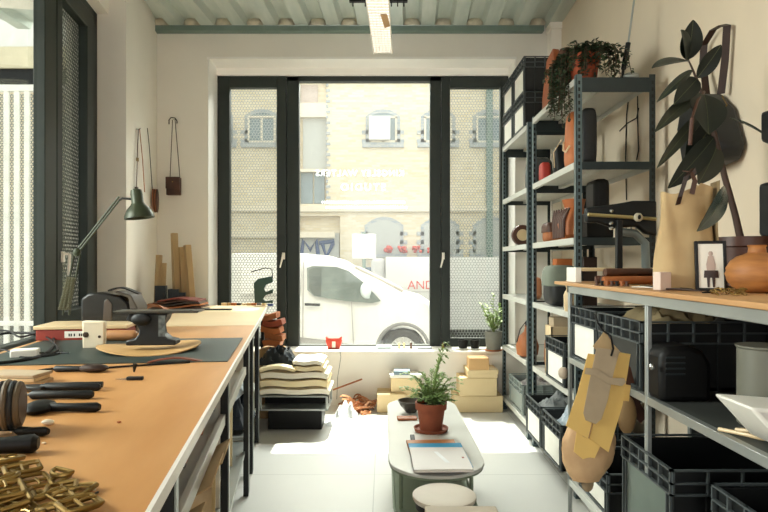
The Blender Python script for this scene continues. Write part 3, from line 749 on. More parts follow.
# --- cutting mat
pa, _ = LB(245, 338); 
mt = MB().prism([(-1.03, 2.50), (-.03, 2.46), (-.03, 3.23), (-1.03, 3.27)], 0, .003, 'z').build('cutting_mat', M_mat, None, loc=BO + Vector((0, 0, BZ + .0005)), rot=(0, 0, RZ), smooth=0)
tag(mt, 'dark green cutting mat spread across the left workbench', 'cutting mat')
# --- round leather pad with anvil
t, s = onb('leather_round', 'large round tan leather disc under the black anvil', 'leather piece', 150, 350)
DR = t.location.copy()
MB().sheet(lambda u, v: ((.035 + .20 * u) * math.cos(2 * PI * v) * 1.05 if 0 else .225 * u * math.cos(2 * PI * v), .225 * u * math.sin(2 * PI * v), .006 + .012 * u * u * (1 + math.sin(2 * PI * v * 2 + 1)) ), 8, 36, .004).build('disc', mat('tan_disc', '#c49a62', .55, var=.12, scale=8), t)
t = thing('anvil', 'small black cast iron anvil standing on the tan leather disc', 'anvil', DR + Vector((.01, -.01, .028)), RZ * .5)
pf = [(-.10, 0), (.12, 0), (.12, .022), (.085, .03), (.06, .05), (.055, .09), (.075, .115), (.085, .145), (-.085, .145), (-.10, .115), (-.06, .10), (-.04, .07), (-.045, .05), (-.06, .03), (-.10, .022)]
MB().prism(pf, -.045, .045).build('body', M_black, t, bevel=.006)
MB().prism([(-.14, .146), (.22, .146), (.228, .156), (-.15, .156)], -.06, .06).build('face_plate', M_chrome if 0 else mat('anvil_plate', '#4b4a45', .35, .6, var=.1), t, bevel=.002)
MB().b(.045, .075, -.0465, -.045, .04, .135).build('maker_plate', mat('worn_grey', '#6d7575', .5, col2='#3a4043', scale=60), t, smooth=0)
MB().ell(-.03, -.05, .12, .045, .02, .03).build('horn_boss', M_black, t)
# leather saddle behind anvil
o = MB().sheet(lambda u, v: (-.12 + .24 * u, -.09 + .18 * v, .02 + .085 * math.sin(PI * u) ** .8 * (1 - .3 * v)), 16, 6, .005).build('leather_flap', M_tan, None, loc=LB(155, 317)[0], rot=(0, 0, RZ))
tag(o, 'arched piece of tan leather lying behind the black anvil', 'leather piece')
o = MB().sheet(lambda u, v: (.30 * u, .03 * v + .03 * math.sin(u * 3), .006 + .012 * math.sin(u * 5)), 14, 2, .005).build('leather_strip', mat('red_brown_leather', '#7a3d22', .5, var=.15), None, loc=LB(147, 364)[0] + Vector((0, 0, .001)), rot=(0, 0, .1))
tag(o, 'thin red-brown leather strip in front of the anvil', 'leather strip')
# --- cream block
t, s = onb('wax_block', 'upright cream coloured block with small holes on the cutting mat', 'block', 94, 348)
MB().prism([(-.045, 0), (.05, 0), (.052, .125), (-.047, .13)], -.02, .02).build('block', M_bone, t, bevel=.006)
for x_, z_, r_ in ((-.03, .065, .014), (.03, .055, .007)):
    MB().ell(x_, -.0205, z_, r_, .003, r_, 10).build('hole', mat('hole_dark', '#3b2b1e', .9), t)
# mallet
t, s = onb('wooden_mallet', 'wooden rolling tool lying between the cream block and the anvil', 'mallet', 122, 341, rz=0)
R_ = Matrix.Rotation(PI / 2, 4, 'Y')
MB().lathe([(.02, -.09), (.027, -.085), (.028, .06), (.02, .075), (.013, .08), (.012, .14)], M=Matrix.Translation((0, 0, .029)) @ R_).build('head', mat('mallet_wood', '#b07c50', .45, var=.15, stretch=(.2, 1, 1)), t)
# red boxed case with label
t, s = onb('flat_case', 'flat black and red case with a paper label under the desk lamp', 'case', 60, 341)
t.location += Vector((0, .08, 0))
MB().b(-.14, .30, -.05, .22, .0, .055).build('case', M_redd, t, bevel=.004)
MB().b(-.15, .31, -.055, .225, .056, .075).build('lid', M_pale, t, bevel=.003)
MB().b(.0, .13, -.0525, -.0505, .012, .046).build('paper_label', M_paper, t, smooth=0)
lt_ = MB()
for a in (.02, .03, .045, .07, .08, .095, .105): lt_.b(a, a + .006, -.0535, -.0526, .02, .034)
lt_.build('label_marks', M_blk, t, smooth=0)
# black machine
p = Vector(((101 - 384) / 182, F / 182, BZ + .076))
t = thing('grinding_machine', 'black rounded bench machine with an oval opening behind the cream block', 'machine', (p.x, p.y + .06, BZ), RZ * .3)
sq = [(-.14, 0), (.12, 0), (.135, .10), (.12, .17), (.08, .215), (-.02, .235), (-.10, .23), (-.14, .20)]
MB().prism(sq, 0, .2).build('housing', mat('machine_black', '#191614', .25, .2, var=.3), t, bevel=.012)
MB().prism([(-.02, .03), (.03, .025), (.035, .17), (.01, .2), (-.01, .19)], -.006, .002).build('glass_window', mat('smoked', '#4a3f38', .1), t, bevel=.004)
MB().prism([(.15, .0), (.17, 0), (.175, .15), (.14, .22), (.06, .245), (.05, .235), (.125, .205)], -.01, .16).build('side_cheek', mat('machine_beige', '#4f463c', .5, var=.1), t, bevel=.006)
MB().ell(.155, -.015, .09, .028, .012, .06).build('handwheel', M_blk, t)
MB().sheet(lambda u, v: (.02 + .17 * u, -.03 + .05 * v, .25 + .018 * math.sin(u * 4) - .005 * u), 10, 2, .008).build('top_lever', M_blk, t)
o = MB().sheet(lambda u, v: (.10 * u, .1 * v, .01 + .02 * math.sin(u * 3)), 6, 4, .02).build('green_cloth', mat('green_cloth', '#4f8f6d', .8, var=.1), None, loc=Vector(((120 - 384) / 150, F / 150, BZ + .022)), rot=(0, 0, RZ))
tag(o, 'small folded green cloth behind the anvil', 'cloth')
# --- lamp
LS = 172.0
def lp(px, py, s=LS): return Vector(((px - 384) / s, F / s, EYE - (py - HZ) / s))
base = lp(69, 331)
t = thing('desk_lamp', 'olive green sprung-arm desk lamp reaching over the left workbench', 'lamp', (base.x + .01, base.y, BZ))
o_ = Vector(t.location)
def ll(px, py, s=LS): return lp(px, py, s) - o_
MB().lathe([(.055, 0), (.055, .012), (.03, .02), (.018, .03), (.016, .06)], seg=20).build('base', M_lamp, t)
a = ll(66, 315); e = ll(77, 254)
for dx in (-.018, .018):
    MB().tube([a + Vector((dx, 0, 0)), e + Vector((dx, 0, 0))], .006, 8).build('lower_arm', M_lamp, t)
for dx in (-.03, 0, .03):
    pts = []; A_ = a + Vector((dx * .8, -.02, .03)); B_ = a.lerp(e, .62) + Vector((dx * .5, -.02, 0))
    for k in range(120):
        q = k / 119; c = A_.lerp(B_, q); pts.append(c + Vector((.011 * math.cos(k * 1.1), .011 * math.sin(k * 1.1), 0)))
    MB().tube(pts, .0028, 5).build('spring', mat('spring_steel', '#7a7862', .4, .7), t)
h1 = ll(122, 201, 168) + Vector((0, -.04, 0)); 
for d in (0, .022):
    MB().tube([e + Vector((0, 0, d)), h1 + Vector((0, 0, d))], .006, 8).build('upper_arm', M_lamp, t)
MB().ell(e.x, e.y, e.z + .01, .022, .022, .028, 12).build('elbow_joint', M_lamp, t)
hd = ll(138, 200, 168) + Vector((0, -.04, 0))
MB().tube([h1, h1 + Vector((.02, 0, .012)), hd], .007, 8).build('head_link', M_black, t)
R_ = Matrix.Translation(hd + Vector((.012, 0, 0))) @ Matrix.Rotation(math.radians(-7), 4, 'Y')
sd = MB().lathe([(.018, .06), (.03, .055), (.034, .03), (.034, -.02), (.042, -.035), (.066, -.06), (.083, -.095), (.085, -.112), (.082, -.112), (.064, -.065), (.03, -.03), (.005, -.028)], M=R_, seg=32, cap=False).build('shade', M_lamp, t)
MB().ell(0, 0, -.062, .026, .026, .035, 14, M=R_).build('bulb', M_bulb, sd)
# --- straps and pouches on the walls
def sidewall(px, py):
    # point on the slanted wall X = -1.325-.153Y
    s = (384 - 92 - px) / 1.325; return Vector(((px - 384) / s, F / s, EYE - (py - HZ) / s))
def strap(pts, w_, th, name, m, par, face):
    """flat ribbon along pts, width direction = face"""
    o = MB(); f = Vector(face).normalized()
    P_ = [Vector(p) for p in pts]
    for A, B in zip(P_, P_[1:]):
        d = (B - A).normalized(); n_ = d.cross(f).normalized() * th / 2; q = f * w_ / 2
        c = [A - q - n_, A + q - n_, A + q + n_, A - q + n_, B - q - n_, B + q - n_, B + q + n_, B - q + n_]
        o._add([tuple(v) for v in c], [(3, 2, 1, 0), (4, 5, 6, 7), (0, 1, 5, 4), (1, 2, 6, 5), (2, 3, 7, 6), (3, 0, 4, 7)])
    return o.build(name, m, par, smooth=0)
WN = Vector((.9885, .1512, 0)); WD = Vector((-.1512, .9885, 0))
a = sidewall(136, 129) + WN * .02
t = thing('shoulder_strap', 'brown leather shoulder strap looped over a nail on the left wall', 'strap', a)
q = [Vector((0, 0, 0)), sidewall(135, 150) - a + WN * .02, sidewall(134, 190) - a + WN * .02]
strap([(0, 0, 0), q[1], q[2]], .018, .004, 'strap_band', M_brown, t, WD)
r = [Vector((.005, .01, .006)), sidewall(139, 160) - a + WN * .03, sidewall(141, 192) - a + WN * .03]
strap(r, .018, .004, 'strap_band', M_tan, t, WD)
MB().c(q[1].x, q[1].y, q[1].z - .08, .012, .026, .03).build('buckle', M_brass, t)
MB().c(q[2].x, q[2].y, q[2].z, .02, .03, .05).build('clasp', M_dkbrown, t)
MB().tube([Vector((0, 0, 0)) - WN * .02, WN * .012, WN * .016 + Vector((0, 0, .01))], .003).build('nail', M_black, t)
a = sidewall(146, 128) + WN * .012
t = thing('hanging_pouch', 'ribbed brown pouch hanging by a thin cord on the left side wall', 'pouch', a)
b = sidewall(149, 190) - a + WN * .03
MB().tube([(0, 0, 0), b * .3 + WN * .004, b], .003, 6).build('cord', M_blk, t)
for k, (dx, m_) in enumerate(((0, M_tan), (.02, M_brown), (.04, M_tan), (.06, M_brown))):
    o = MB(); c0 = sidewall(151, 189) - a + WN * (.02 + .012 * k)
    o.ell(0, 0, -.11, .012, .06, .12, 14, M=Matrix.Translation(c0) @ Matrix.Rotation(RZ, 4, 'Z') @ Matrix.Rotation(.35 - k * .12, 4, 'X')); o.build('gusset', m_, t)
# satchel on back wall
def bw(px, py, off=.0):
    s = F / (5.88 - off); return Vector(((px - 384) / s, 5.88 - off, EYE - (py - HZ) / s))
a = bw(173, 118, .05)
t = thing('small_satchel', 'small brown flap satchel hanging on a hook left of the window', 'bag', a)
MB().tube([bw(169, 124, .02) - a, bw(169, 120, .06) - a, bw(171, 117.5, .08) - a, bw(175, 118, .08) - a, bw(177, 121, .06) - a, bw(177, 123, 0.0) - a], .005).build('hook', M_black, t)
MB().tube([bw(170, 179, .05) - a, bw(172.5, 120, .07) - a, bw(175, 119, .07) - a, bw(180, 179, .05) - a], .0035, 6).build('cord', M_dkbrown, t)
c1 = bw(168, 195.5, .02) - a; c2 = bw(181.5, 178, .02) - a
MB().b(c1.x, c2.x, c1.y - .055, c1.y, c1.z, c2.z).build('pouch', M_brown, t, bevel=.006)
MB().b(c1.x - .003, c2.x + .003, c1.y - .062, c1.y - .055, c2.z - .11, c2.z + .004).build('flap', M_brown, t, bevel=.003)
MB().ell((c1.x + c2.x) / 2, c1.y - .065, c2.z - .045, .007, .004, .007, 8).build('stud', M_brass, t)
# --- end of the far bench: tubs of sticks, leather heap, oddments
def fb(px, s, z=BZ): return Vector(((px - 384) / s, F / s, z))
S2 = 113.0
for i, (px, w_) in enumerate(((161, .09), (174, .09), (182, .06))):
    t = thing('tool_tub', 'dark square tub holding wooden sticks, ' + ('left one', 'middle one', 'right one')[i] + ' by the back wall corner', 'tub', fb(px, S2) + Vector((0, 0, 0)), RZ, 'dark tubs in the corner')
    o = MB(); q = w_ / 2
    o.b(-q, q, -q, q, 0, .01); o.b(-q, -q + .005, -q, q, 0, .2 - .03 * i); o.b(q - .005, q, -q, q, 0, .2 - .03 * i); o.b(-q, q, -q, -q + .005, 0, .2 - .03 * i); o.b(-q, q, q - .005, q, 0, .2 - .03 * i)
    o.build('tub', mat('tub_dark', '#1f2a30', .5, var=.2), t)
for i, (px0, py0, px1, py1, r_) in enumerate(((157, 295, 158, 255, .020), (161, 295, 163, 263, .016), (177, 298, 173, 233, .024), (183, 298, 180, 247, .022), (192, 298, 186, 245, .026), (160, 295, 161, 270, .02))):
    a = Vector(((px0 - 384) / S2, F / S2 + (.03 if i in (1, 3) else 0), BZ + .012)); b = Vector(((px1 - 384) / S2, F / S2 + .03, EYE - (py1 - HZ) / S2))
    o = MB().tube([Vector((0, 0, 0)), b - a], [r_ * 1.5, r_ * 1.4], 4 if i > 1 else 10).build('wooden_stick', M_stick, None, loc=a, bevel=.002)
    tag(o, ('short dark round stick in the left corner tub', 'short round stick beside the darkest one in the left tub', 'tallest flat wooden stick, left of the two leaning slats', 'leaning pale slat between the tallest stick and the rightmost slat', 'rightmost pale slat leaning in the window corner', 'shortest stick hidden in the left corner tub')[i], 'stick', 'sticks in the corner tubs')
# leather heap
HS = 122.0
for i in range(6):
    m_ = (M_dkbrown, M_brown, M_tan, M_dkbrown, M_brown, mat('red_leather', '#7a2f20', .45, var=.15))[i]
    x0 = (134 + i * 4 - 384) / HS; wd = (66 - i * 5) / HS
    o = MB().sheet(lambda u, v, i=i, wd=wd: (wd * u, .02 + .30 * v, .012 + .017 * i + .012 * math.sin(u * 6 + i) * (1 - .3 * v) * 1.0), 20, 5, .012).build('leather_hide', m_, None, loc=Vector((x0, F / HS + .01 * i, BZ)), rot=(0, 0, RZ * .5))
    tag(o, 'folded %s leather piece, %s in the heap on the far workbench' % (('near-black', 'dark brown', 'tan', 'blackish', 'mid brown', 'reddish')[i], ('lowest', 'second', 'third', 'fourth', 'fifth', 'topmost')[i]), 'leather', 'folded leathers heaped on the far workbench')
for i in range(9):
    px = 224 + i * 5; random.seed(i)
    o = MB().c(0, 0, .012, random.uniform(.03, .05), .03, random.uniform(.016, .026)).build('wooden_offcut', (M_pale, M_card, M_tan, M_dkbrown)[i % 4], None, loc=fb(px, 106, BZ), rot=(0, 0, random.uniform(-.5, .5)), bevel=.003)
    tag(o, 'small offcut in the row along the far edge of the far workbench', 'offcut', 'offcuts along the bench end')
# green clamp with wire in front of the left sash
CS = 107.0
t = thing('bench_clamp', 'dark green hooked clamp with a bent wire standing before the left sash', 'clamp', fb(262, CS), 0)
def cl(px, py): return ((px - 262) / CS, EYE - (py - HZ) / CS - BZ)
MB().prism([cl(*p_) for p_ in ((255, 303), (254, 283), (258, 279), (272, 276), (273, 282), (266, 285), (264, 289), (266, 292), (273, 289), (273, 293), (266, 295), (263, 299), (266, 301), (273, 300), (273, 303))], -.015, .015).build('clamp_body', M_lamp if 0 else mat('clamp_green', '#1f4038', .4), t, bevel=.003)
pts = [cl(251, 272), cl(258, 270), cl(265, 268), cl(272, 269), cl(272.5, 278)]
MB().tube([(x_, 0, z_) for x_, z_ in pts], .005, 6).build('wire', M_black, t)
MB().b(cl(268, 0)[0], cl(273, 0)[0], -.02, .02, 0, .02).build('blue_tab', mat('blue_tab', '#2d4a8c', .4), t)
# flat dark tray and papers on far bench
o = MB().b(-.14, .14, -.03, .03, 0, .012).build('ruler', M_black, None, loc=fb(215, 118, BZ + .001), rot=(0, 0, .05)); tag(o, 'thin dark ruler lying on the sunlit far bench', 'ruler')
# --- near bench: cables, adapter
t = thing('power_adapter', 'white power adapter box among the black cables at the left', 'adapter', LB(26, 357)[0], RZ + .2)
MB().b(-.055, .05, -.03, .03, .0, .035).build('housing', M_paper, t, bevel=.006)
MB().tube([(.05, 0, .015), (.1, .05, .006), (.16, .02, .006)], .004).build('lead', M_blk, t)
def cable(name, label, pts, r, group='black cables and cords on the left workbench', m=None):
    P0 = LB(*pts[0])[0]; W_ = [LB(x_, y_, BZ + zz)[0] for x_, y_, zz in [(p_[0], p_[1], p_[2] if len(p_) > 2 else r + .001) for p_ in pts]]
    out = []
    for i in range(len(W_) - 1):
        p0 = W_[max(i - 1, 0)]; p1 = W_[i]; p2 = W_[i + 1]; p3 = W_[min(i + 2, len(W_) - 1)]
        for k in range(5):
            t_ = k / 5; out.append(.5 * ((2 * p1) + (p2 - p0) * t_ + (2 * p0 - 5 * p1 + 4 * p2 - p3) * t_ ** 2 + (3 * p1 - p0 - 3 * p2 + p3) * t_ ** 3))
    out.append(W_[-1]); o_ = W_[0].copy()
    o = MB().tube([v - o_ for v in out], r, 8).build(name, m or M_blk, None, loc=o_)
    return tag(o, label, 'cable', group)
cable('power_cable', 'thick black cable looping up over the cutting mat at far left', [(-30, 345), (0, 334), (30, 333), (50, 336), (54, 345), (40, 356), (10, 362), (-20, 364)], .007)
cable('power_cable', 'black cable running straight across behind the white adapter', [(-20, 330, .03), (8, 331, .03), (20, 337, .02), (40, 334, .02), (58, 350, .008), (20, 360, .008)], .005)
cable('power_cable', 'thin black cable trailing along the front of the cutting mat', [(-20, 350), (5, 350, .02), (20, 357), (50, 356), (62, 352)], .004)
cable('power_cable', 'dark leather cord crossing from the brush to the anvil', [(30, 372), (60, 368), (100, 368), (130, 366), (190, 362)], .004)
# thin blade
t, s = onb('cutting_knife', 'short dark knife lying alone on bare wood below the anvil', 'knife', 130, 380, rz=0)
MB().prism([(-.05, .0), (-.01, -.008), (-.01, .008)], .002, .004, 'z').build('blade', M_chrome, t)
MB().b(-.01, .045, -.009, .009, 0, .012).build('handle', M_blk, t, bevel=.003)
t, s = onb('stitching_awl', 'tiny upright black awl near the middle of the left workbench', 'awl', 134, 372, rz=0)
MB().tube([(0, 0, 0), (.004, 0, .03)], [.003, .009]).build('handle', M_blk, t)
# dark handled tools
def handtool(name, label, cat, x0, x1, py, r, ang, head):
    p, s = LB((x0 + x1) / 2, py); L_ = (x1 - x0) / s / 2
    t = thing(name, label, cat, p + Vector((0, 0, r)), ang, 'black handled tools on the left workbench')
    R_ = Matrix.Rotation(PI / 2, 4, 'Y')
    MB().lathe([(r * .5, -L_), (r, -L_ + .01), (r * .85, 0), (r, L_ - .01), (r * .6, L_)], M=R_, seg=14).build('handle', M_blk, t)
    if head == 'hammer': MB().ell(-L_ + .01, 0, .0, .04, .055, r * 1.35, 12).build('head', M_blk, t)
    if head == 'brush': MB().ell(L_ - .03, 0, r * .2, .055, .03, r * 1.3, 14).build('head', M_dkbrown, t)
    if head == 'plier':
        MB().lathe([(r * .5, -L_ * 1.0), (r * .9, -L_ + .01), (r * .8, L_ * .9)], M=Matrix.Translation((0, .03, 0)) @ Matrix.Rotation(.12, 4, 'Z') @ R_, seg=12).build('handle', M_blk, t)
        MB().prism([(-L_ - .06, -.01), (-L_ + .02, -.03), (-L_ + .03, .04), (-L_ - .06, .02)], -r * .5, r * .5, 'z').build('jaw', M_black, t, bevel=.004)
    if head == 'blade': MB().prism([(-L_ - .09, 0), (-L_, -.012), (-L_, .012)], -.002, .002, 'z').build('blade', M_chrome, t)
    return t
handtool('round_brush', 'black handled brush with bulbous head in front of the cutting mat', 'brush', 54, 102, 372, .012, .02, 'brush')
handtool('hole_punch_pliers', 'black pliers with two handles, below the brush', 'pliers', 40, 100, 391, .012, .04, 'plier')
handtool('edge_slicker', 'long black handle lying just below the pliers', 'tool', 30, 93, 399, .013, .03, 'blade')
handtool('leather_hammer', 'black hammer with short thick head left of bare bench wood', 'hammer', 36, 100, 412, .013, 0, 'hammer')
handtool('skiving_knife', 'black handled skiving knife beside a pale pebble', 'knife', 15, 49, 436, .011, -.05, 'blade')
handtool('marking_awl', 'thin black handle at the left edge, above the brass buckles', 'tool', -30, 35, 455, .02, .25, 'blade')
handtool('long_shears', 'black shears pointing at the round brush, half out of frame', 'shears', -10, 42, 383, .014, .05, 'plier')
for i, (px, py, r_) in enumerate(((48, 425, .016), (119, 423, .006), (44, 444, .005), (93, 491, .006))):
    o = MB().ell(0, 0, r_ * .45, r_, r_ * .6, r_ * .45, 12, wob=.05).build('pebble', M_bone if i != 1 else M_tan, None, loc=LB(px, py)[0])
    tag(o, ('pale flat pebble beside the black skiving knife', 'tiny brown scrap alone in the middle of the bench wood', 'tiny pale scrap right of the skiving knife', 'tiny pale scrap beside the brass buckles')[i], 'scrap')
# coil of discs at the left edge
p, s = LB(-12, 440)
t = thing('strap_coil', 'fat coil of striped dark and tan strapping at the left edge', 'coil', p + Vector((-.0, .06, .064)), .35)
for k in range(6):
    r_ = .054 - abs(k - 3) * .003
    MB().tube([(.0 + .012 * k - .03, r_ * math.cos(a), r_ * math.sin(a)) for a in [2 * PI * j / 28 for j in range(28)]], .007, 8, close=True).build('coil_turn', (M_blkl, mat('strap_tan', '#5c4c36', .6))[k % 2], t)
MB().lathe([(.015, -.032), (.046, -.03), (.046, .038), (.015, .04)], M=Matrix.Rotation(PI / 2, 4, 'Y')).build('core', M_dkbrown, t)
# stacked cards / notebooks near left edge
for i, (px, py, w_, z_) in enumerate(((12, 384, .22, .0), (10, 380, .2, .012), (14, 376, .18, .024))):
    o = MB().b(-w_ / 2, w_ / 2, -.05, .05, 0, .011).build('leather_swatch', (M_card, M_pale, M_grpap)[i], None, loc=LB(px, 384)[0] + Vector((0, i * .01, z_)), rot=(0, 0, .15 - i * .12), bevel=.002)
    tag(o, ('lowest', 'middle', 'topmost')[i] + ' of three stacked tan swatches at the left edge', 'swatch', 'stacked tan swatches')
# brass buckles
def buckle():
    t = thing('brass_buckle', 'brass belt buckle in the heap at the lower left corner', 'buckle', (0, 0, 0), 0, 'brass buckles heaped at lower left')
    a, b = .027, .020
    MB().tube([(-a, -b, 0), (-a + .004, -b - .003, 0), (a - .004, -b - .003, 0), (a, -b, 0), (a, b, 0), (a - .004, b + .003, 0), (-a + .004, b + .003, 0), (-a, b, 0)], .0046, 8, close=True).build('frame', M_brass, t)
    MB().tube([(0, -b, 0), (0, b, 0)], .0028, 8).build('bar', M_brass, t)
    MB().tube([(0, 0, .004), (.012, .0, .006), (a, 0, .004)], .0022, 6).build('prong', M_brass, t)
    return t
def ring():
    t = thing('brass_ring', 'brass D-ring in the heap at the lower left corner', 'ring', (0, 0, 0), 0, 'brass rings heaped at lower left')
    MB().tube([(.02 * math.cos(a), .02 * math.sin(a), 0) for a in [PI * k / 12 for k in range(13)]], .0045, 8, close=True).build('ring', M_brass, t)
    return t
B0 = buckle(); R0 = ring(); random.seed(11)
spots = []
tries = 0
while len(spots) < 24 and tries < 4000:
    tries += 1
    px = random.uniform(-5, 82); py = random.uniform(466, 520)
    if px > 40 and py < 470: continue
    if px > 36 and px < 46: continue
    pp, _ = LB(px, py, BZ + .004)
    lev = sum(1 for q_ in spots if (q_ - pp).length < .030)
    if lev > 0 and len(spots) < 17 or lev > 1: continue
    spots.append(pp)
for i, pp in enumerate(spots):
    src = B0 if i % 3 else R0
    lev = sum(1 for q_ in spots[:i] if (Vector((q_.x, q_.y)) - Vector((pp.x, pp.y))).length < .036)
    o = src if i in (0, 1) else dup(src, pp)
    o.location = pp + Vector((0, 0, .001 + .009 * lev)); o.rotation_euler = (random.uniform(-.14, .14), random.uniform(-.14, .14), random.uniform(0, 6.28))
cable('small_pin', 'dark metal pin beside the brass buckles', [(86, 498), (98, 492)], .002, None, M_black)
# ------------------------------------------------------------------ things on the racks
def leafgeo(o, base, tip, wid, nrm, fold=.25, droop=.1, n=8, th=.0008):
    """a leaf blade from base to tip, pointed oval, folded along the midrib"""
    base = Vector(base); tip = Vector(tip); d = tip - base; L_ = d.length; d.normalize()
    nrm = Vector(nrm); s_ = d.cross(nrm)
    if s_.length < 1e-4: s_ = d.orthogonal()
    s_.normalize(); up = s_.cross(d).normalized()
    vs = []
    for i in range(n + 1):
        t = i / n; w_ = wid * (math.sin(PI * min(1, t ** .8)) ** .75) if 0 < t < 1 else .0
        w_ = max(w_, wid * .03)
        c = base + d * L_ * t - up * droop * L_ * (t * t) + up * droop * L_ * t
        vs.append((c - s_ * w_ + up * fold * w_, c, c + s_ * w_ + up * fold * w_))
    V = [[o.bm.verts.new(p_) for p_ in row] for row in vs]
    for a, b in zip(V, V[1:]):
        for k in range(2): o.bm.faces.new((a[k], a[k + 1], b[k + 1], b[k]))
RT = 2.502
# trailing plant in terracotta pot
c = Vector((1.245, 3.73, RT))
t = thing('trailing_plant', 'trailing green plant in terracotta pot spilling over the rack top', 'plant', c)
MB().lathe([(.065, 0), (.07, .005), (.09, .15), (.1, .15), (.1, .185), (.088, .185), (.082, .15), (.06, .14)], seg=28).build('pot', mat('bright_terracotta', '#b5542e', .7, col2='#8a3d22', scale=8), t)
MB().lathe([(.085, .0), (.085, .165)], seg=20).bm.free()
random.seed(4)
fo = MB(); vn = MB()
def vine(pts):
    pts = [Vector(p_) for p_ in pts]; vn.tube(pts, .0022, 5)
    for a, b in zip(pts, pts[1:]):
        n_ = max(2, int((b - a).length / .010))
        for k in range(n_):
            p_ = a.lerp(b, k / n_); an = random.uniform(0, 6.28)
            d = Vector((math.cos(an), math.sin(an), random.uniform(-.9, .2))).normalized()
            leafgeo(fo, p_, p_ + d * random.uniform(.022, .038), random.uniform(.007, .012), (random.uniform(-.5, .5), random.uniform(-.5, .5), 1), n=3)
for k in range(64):
    an = random.uniform(0, 2 * PI); r_ = random.uniform(.0, .14); hgt = random.uniform(.17, .27)
    vine([(0.03 * math.cos(an), .03 * math.sin(an), .15), (r_ * .7 * math.cos(an), r_ * .7 * math.sin(an), hgt), (r_ * 1.2 * math.cos(an), r_ * 1.2 * math.sin(an), hgt - .03)])
for (dx, dy, zb, n_) in ((-.11, .05, -.15, 6), (-.13, -.02, -.22, 7), (-.16, .12, -.18, 7), (-.14, .2, -.08, 6), (.12, -.1, .0, 5), (.14, -.14, .02, 4), (.05, -.14, .0, 4), (-.15, .26, .02, 5), (-.1, .3, .08, 4), (-.13, .08, -.28, 2), (-.04, -.13, -.02, 7), (-.10, -.10, .03, 7), (.03, -.12, .05, 5), (.2, -.12, -.0, 2)):
    for k in range(n_):
        jx, jy = random.uniform(-.025, .025), random.uniform(-.04, .04); zz = zb + random.uniform(-.02, .10)
        vine([(0, 0, .16), (dx * .7, dy * .7 + jy, .22), (dx + jx, dy + jy, .17), (dx * 1.05 + jx, dy + jy, (.15 + zz) / 2), (dx * 1.08 + jx * 1.5, dy + jy * 1.2, zz)])
fo.build('foliage', M_leafg, t, smooth=0); vn.build('stems', M_stem, t)
# orange leather portfolio standing on top
def rp(px, py, X): s = (px - 384) / X; return Vector((X, F / s, EYE - (py - HZ) / s)), s
o = MB().prism([(-.14, 0), (.11, 0), (.16, .12), (.17, .42), (.02, .46), (-.06, .36)], 0, .05, 'x').build('leather_portfolio', mat('rust_leather', '#a5582c', .5, col2='#7b3e20', scale=6), None, loc=(SX0 + .03, 4.34, RT + .002), bevel=.008, rot=(0, .12, 0))
tag(o, 'rust brown leather portfolio standing upright on the rack top', 'leather')
o = MB().ell(0, 0, .04, .05, .05, .04, 14).build('leather_ball', M_brown, None, loc=(1.22, 3.98, RT + .2))
bpy.data.objects.remove(o)
t = thing('leather_roll', 'dark brown leather roll standing behind the trailing plant', 'leather roll', (1.22, 4.02, RT), 0)
MB().lathe([(.05, 0), (.055, .05), (.055, .30), (.04, .33), (.01, .335)], seg=20).build('roll', M_brown, t)
MB().tube([(.056 * math.cos(a), .056 * math.sin(a), .22) for a in [2 * PI * k / 20 for k in range(20)]], .004, 6, close=True).build('tie', M_blk, t)
# strut-like pump on top
t = thing('metal_rod', 'thin metal rod with a black grip standing at the rack top rear', 'rod', (1.45, 3.66, RT))
MB().tube([(0, 0, 0), (.02, 0, .16)], .009).build('foot', M_blk, t); MB().tube([(.01, 0, .08), (.04, 0, .24)], .015, 10).build('grip', M_black, t)
MB().tube([(.04, 0, .24), (.10, 0, .68)], .006).build('rod', M_galv, t); MB().ell(.105, 0, .70, .014, .014, .016, 10).build('knob', M_tan, t)
MB().ell(.05, -.02, .03, .05, .03, .025, 10).build('bracket', M_galv, t)
# ---- shelf 2 (z=2.0)
def bagthing(name, label, cat, loc, w_, d_, h_, m, mflap=None, strapm=None, rz=0, group=None, taper=.85, tied=False):
    t = thing(name, label, cat, loc, rz, group)
    MB().soft(d_, w_, h_, taper=taper).build('bag_body', m, t, smooth=60)
    if mflap: MB().soft(d_, w_, h_, taper=taper, z0=.5, k=1.07, off=(-.004, -.0, .004)).build('flap', mflap, t, smooth=60)
    if strapm:
        strap([(d_ * .3, -w_ * .35, h_), (d_ * .2, -w_ * .3, h_ * 1.25), (d_ * .2, 0, h_ * 1.36), (d_ * .2, w_ * .3, h_ * 1.25), (d_ * .3, w_ * .35, h_)], .014, .004, 'handle', strapm, t, (1, 0, 0))
    return t
Z2 = 2.002
t = bagthing('leather_bag', 'orange-tan leather bag with pale cord at rack shelf below the plant', 'bag', (SX0 + .03, 3.83, Z2), .24, .09, .36, M_orange, None, None, taper=.5)
MB().tube([(-.005, .06, .18), (-.02, .02, .12), (-.02, -.03, .10), (-.01, -.08, .13)], .006, 6).build('pale_cord', M_pale, t)
MB().tube([(-.015, .07, .2), (-.05, .13, .13), (-.04, .15, .03)], .003, 6).build('thin_cord', M_pale, t)
bagthing('tote_bag', 'dark brown tall tote behind the corner post of the rack', 'bag', (SX0 + .06, 3.66, Z2), .09, .09, .34, M_blkl, None, None, taper=.9)
bagthing('tote_bag', 'near-black narrow bag on the same shelf as the orange one', 'bag', (SX0 + .15, 4.10, Z2), .2, .14, .28, M_blkl, None, M_blkl)
bagthing('small_bag', 'small bright red bag on the second shelf of the nearer rack', 'bag', (SX0 + .03, 4.50, Z2), .12, .07, .15, mat('coral_red', '#b3382c', .5), None, None)
bagthing('backpack', 'black pointed bag leaning behind the small red bag', 'bag', (SX0 + .13, 4.48, Z2), .16, .10, .28, M_blkl, None, None, taper=.4)
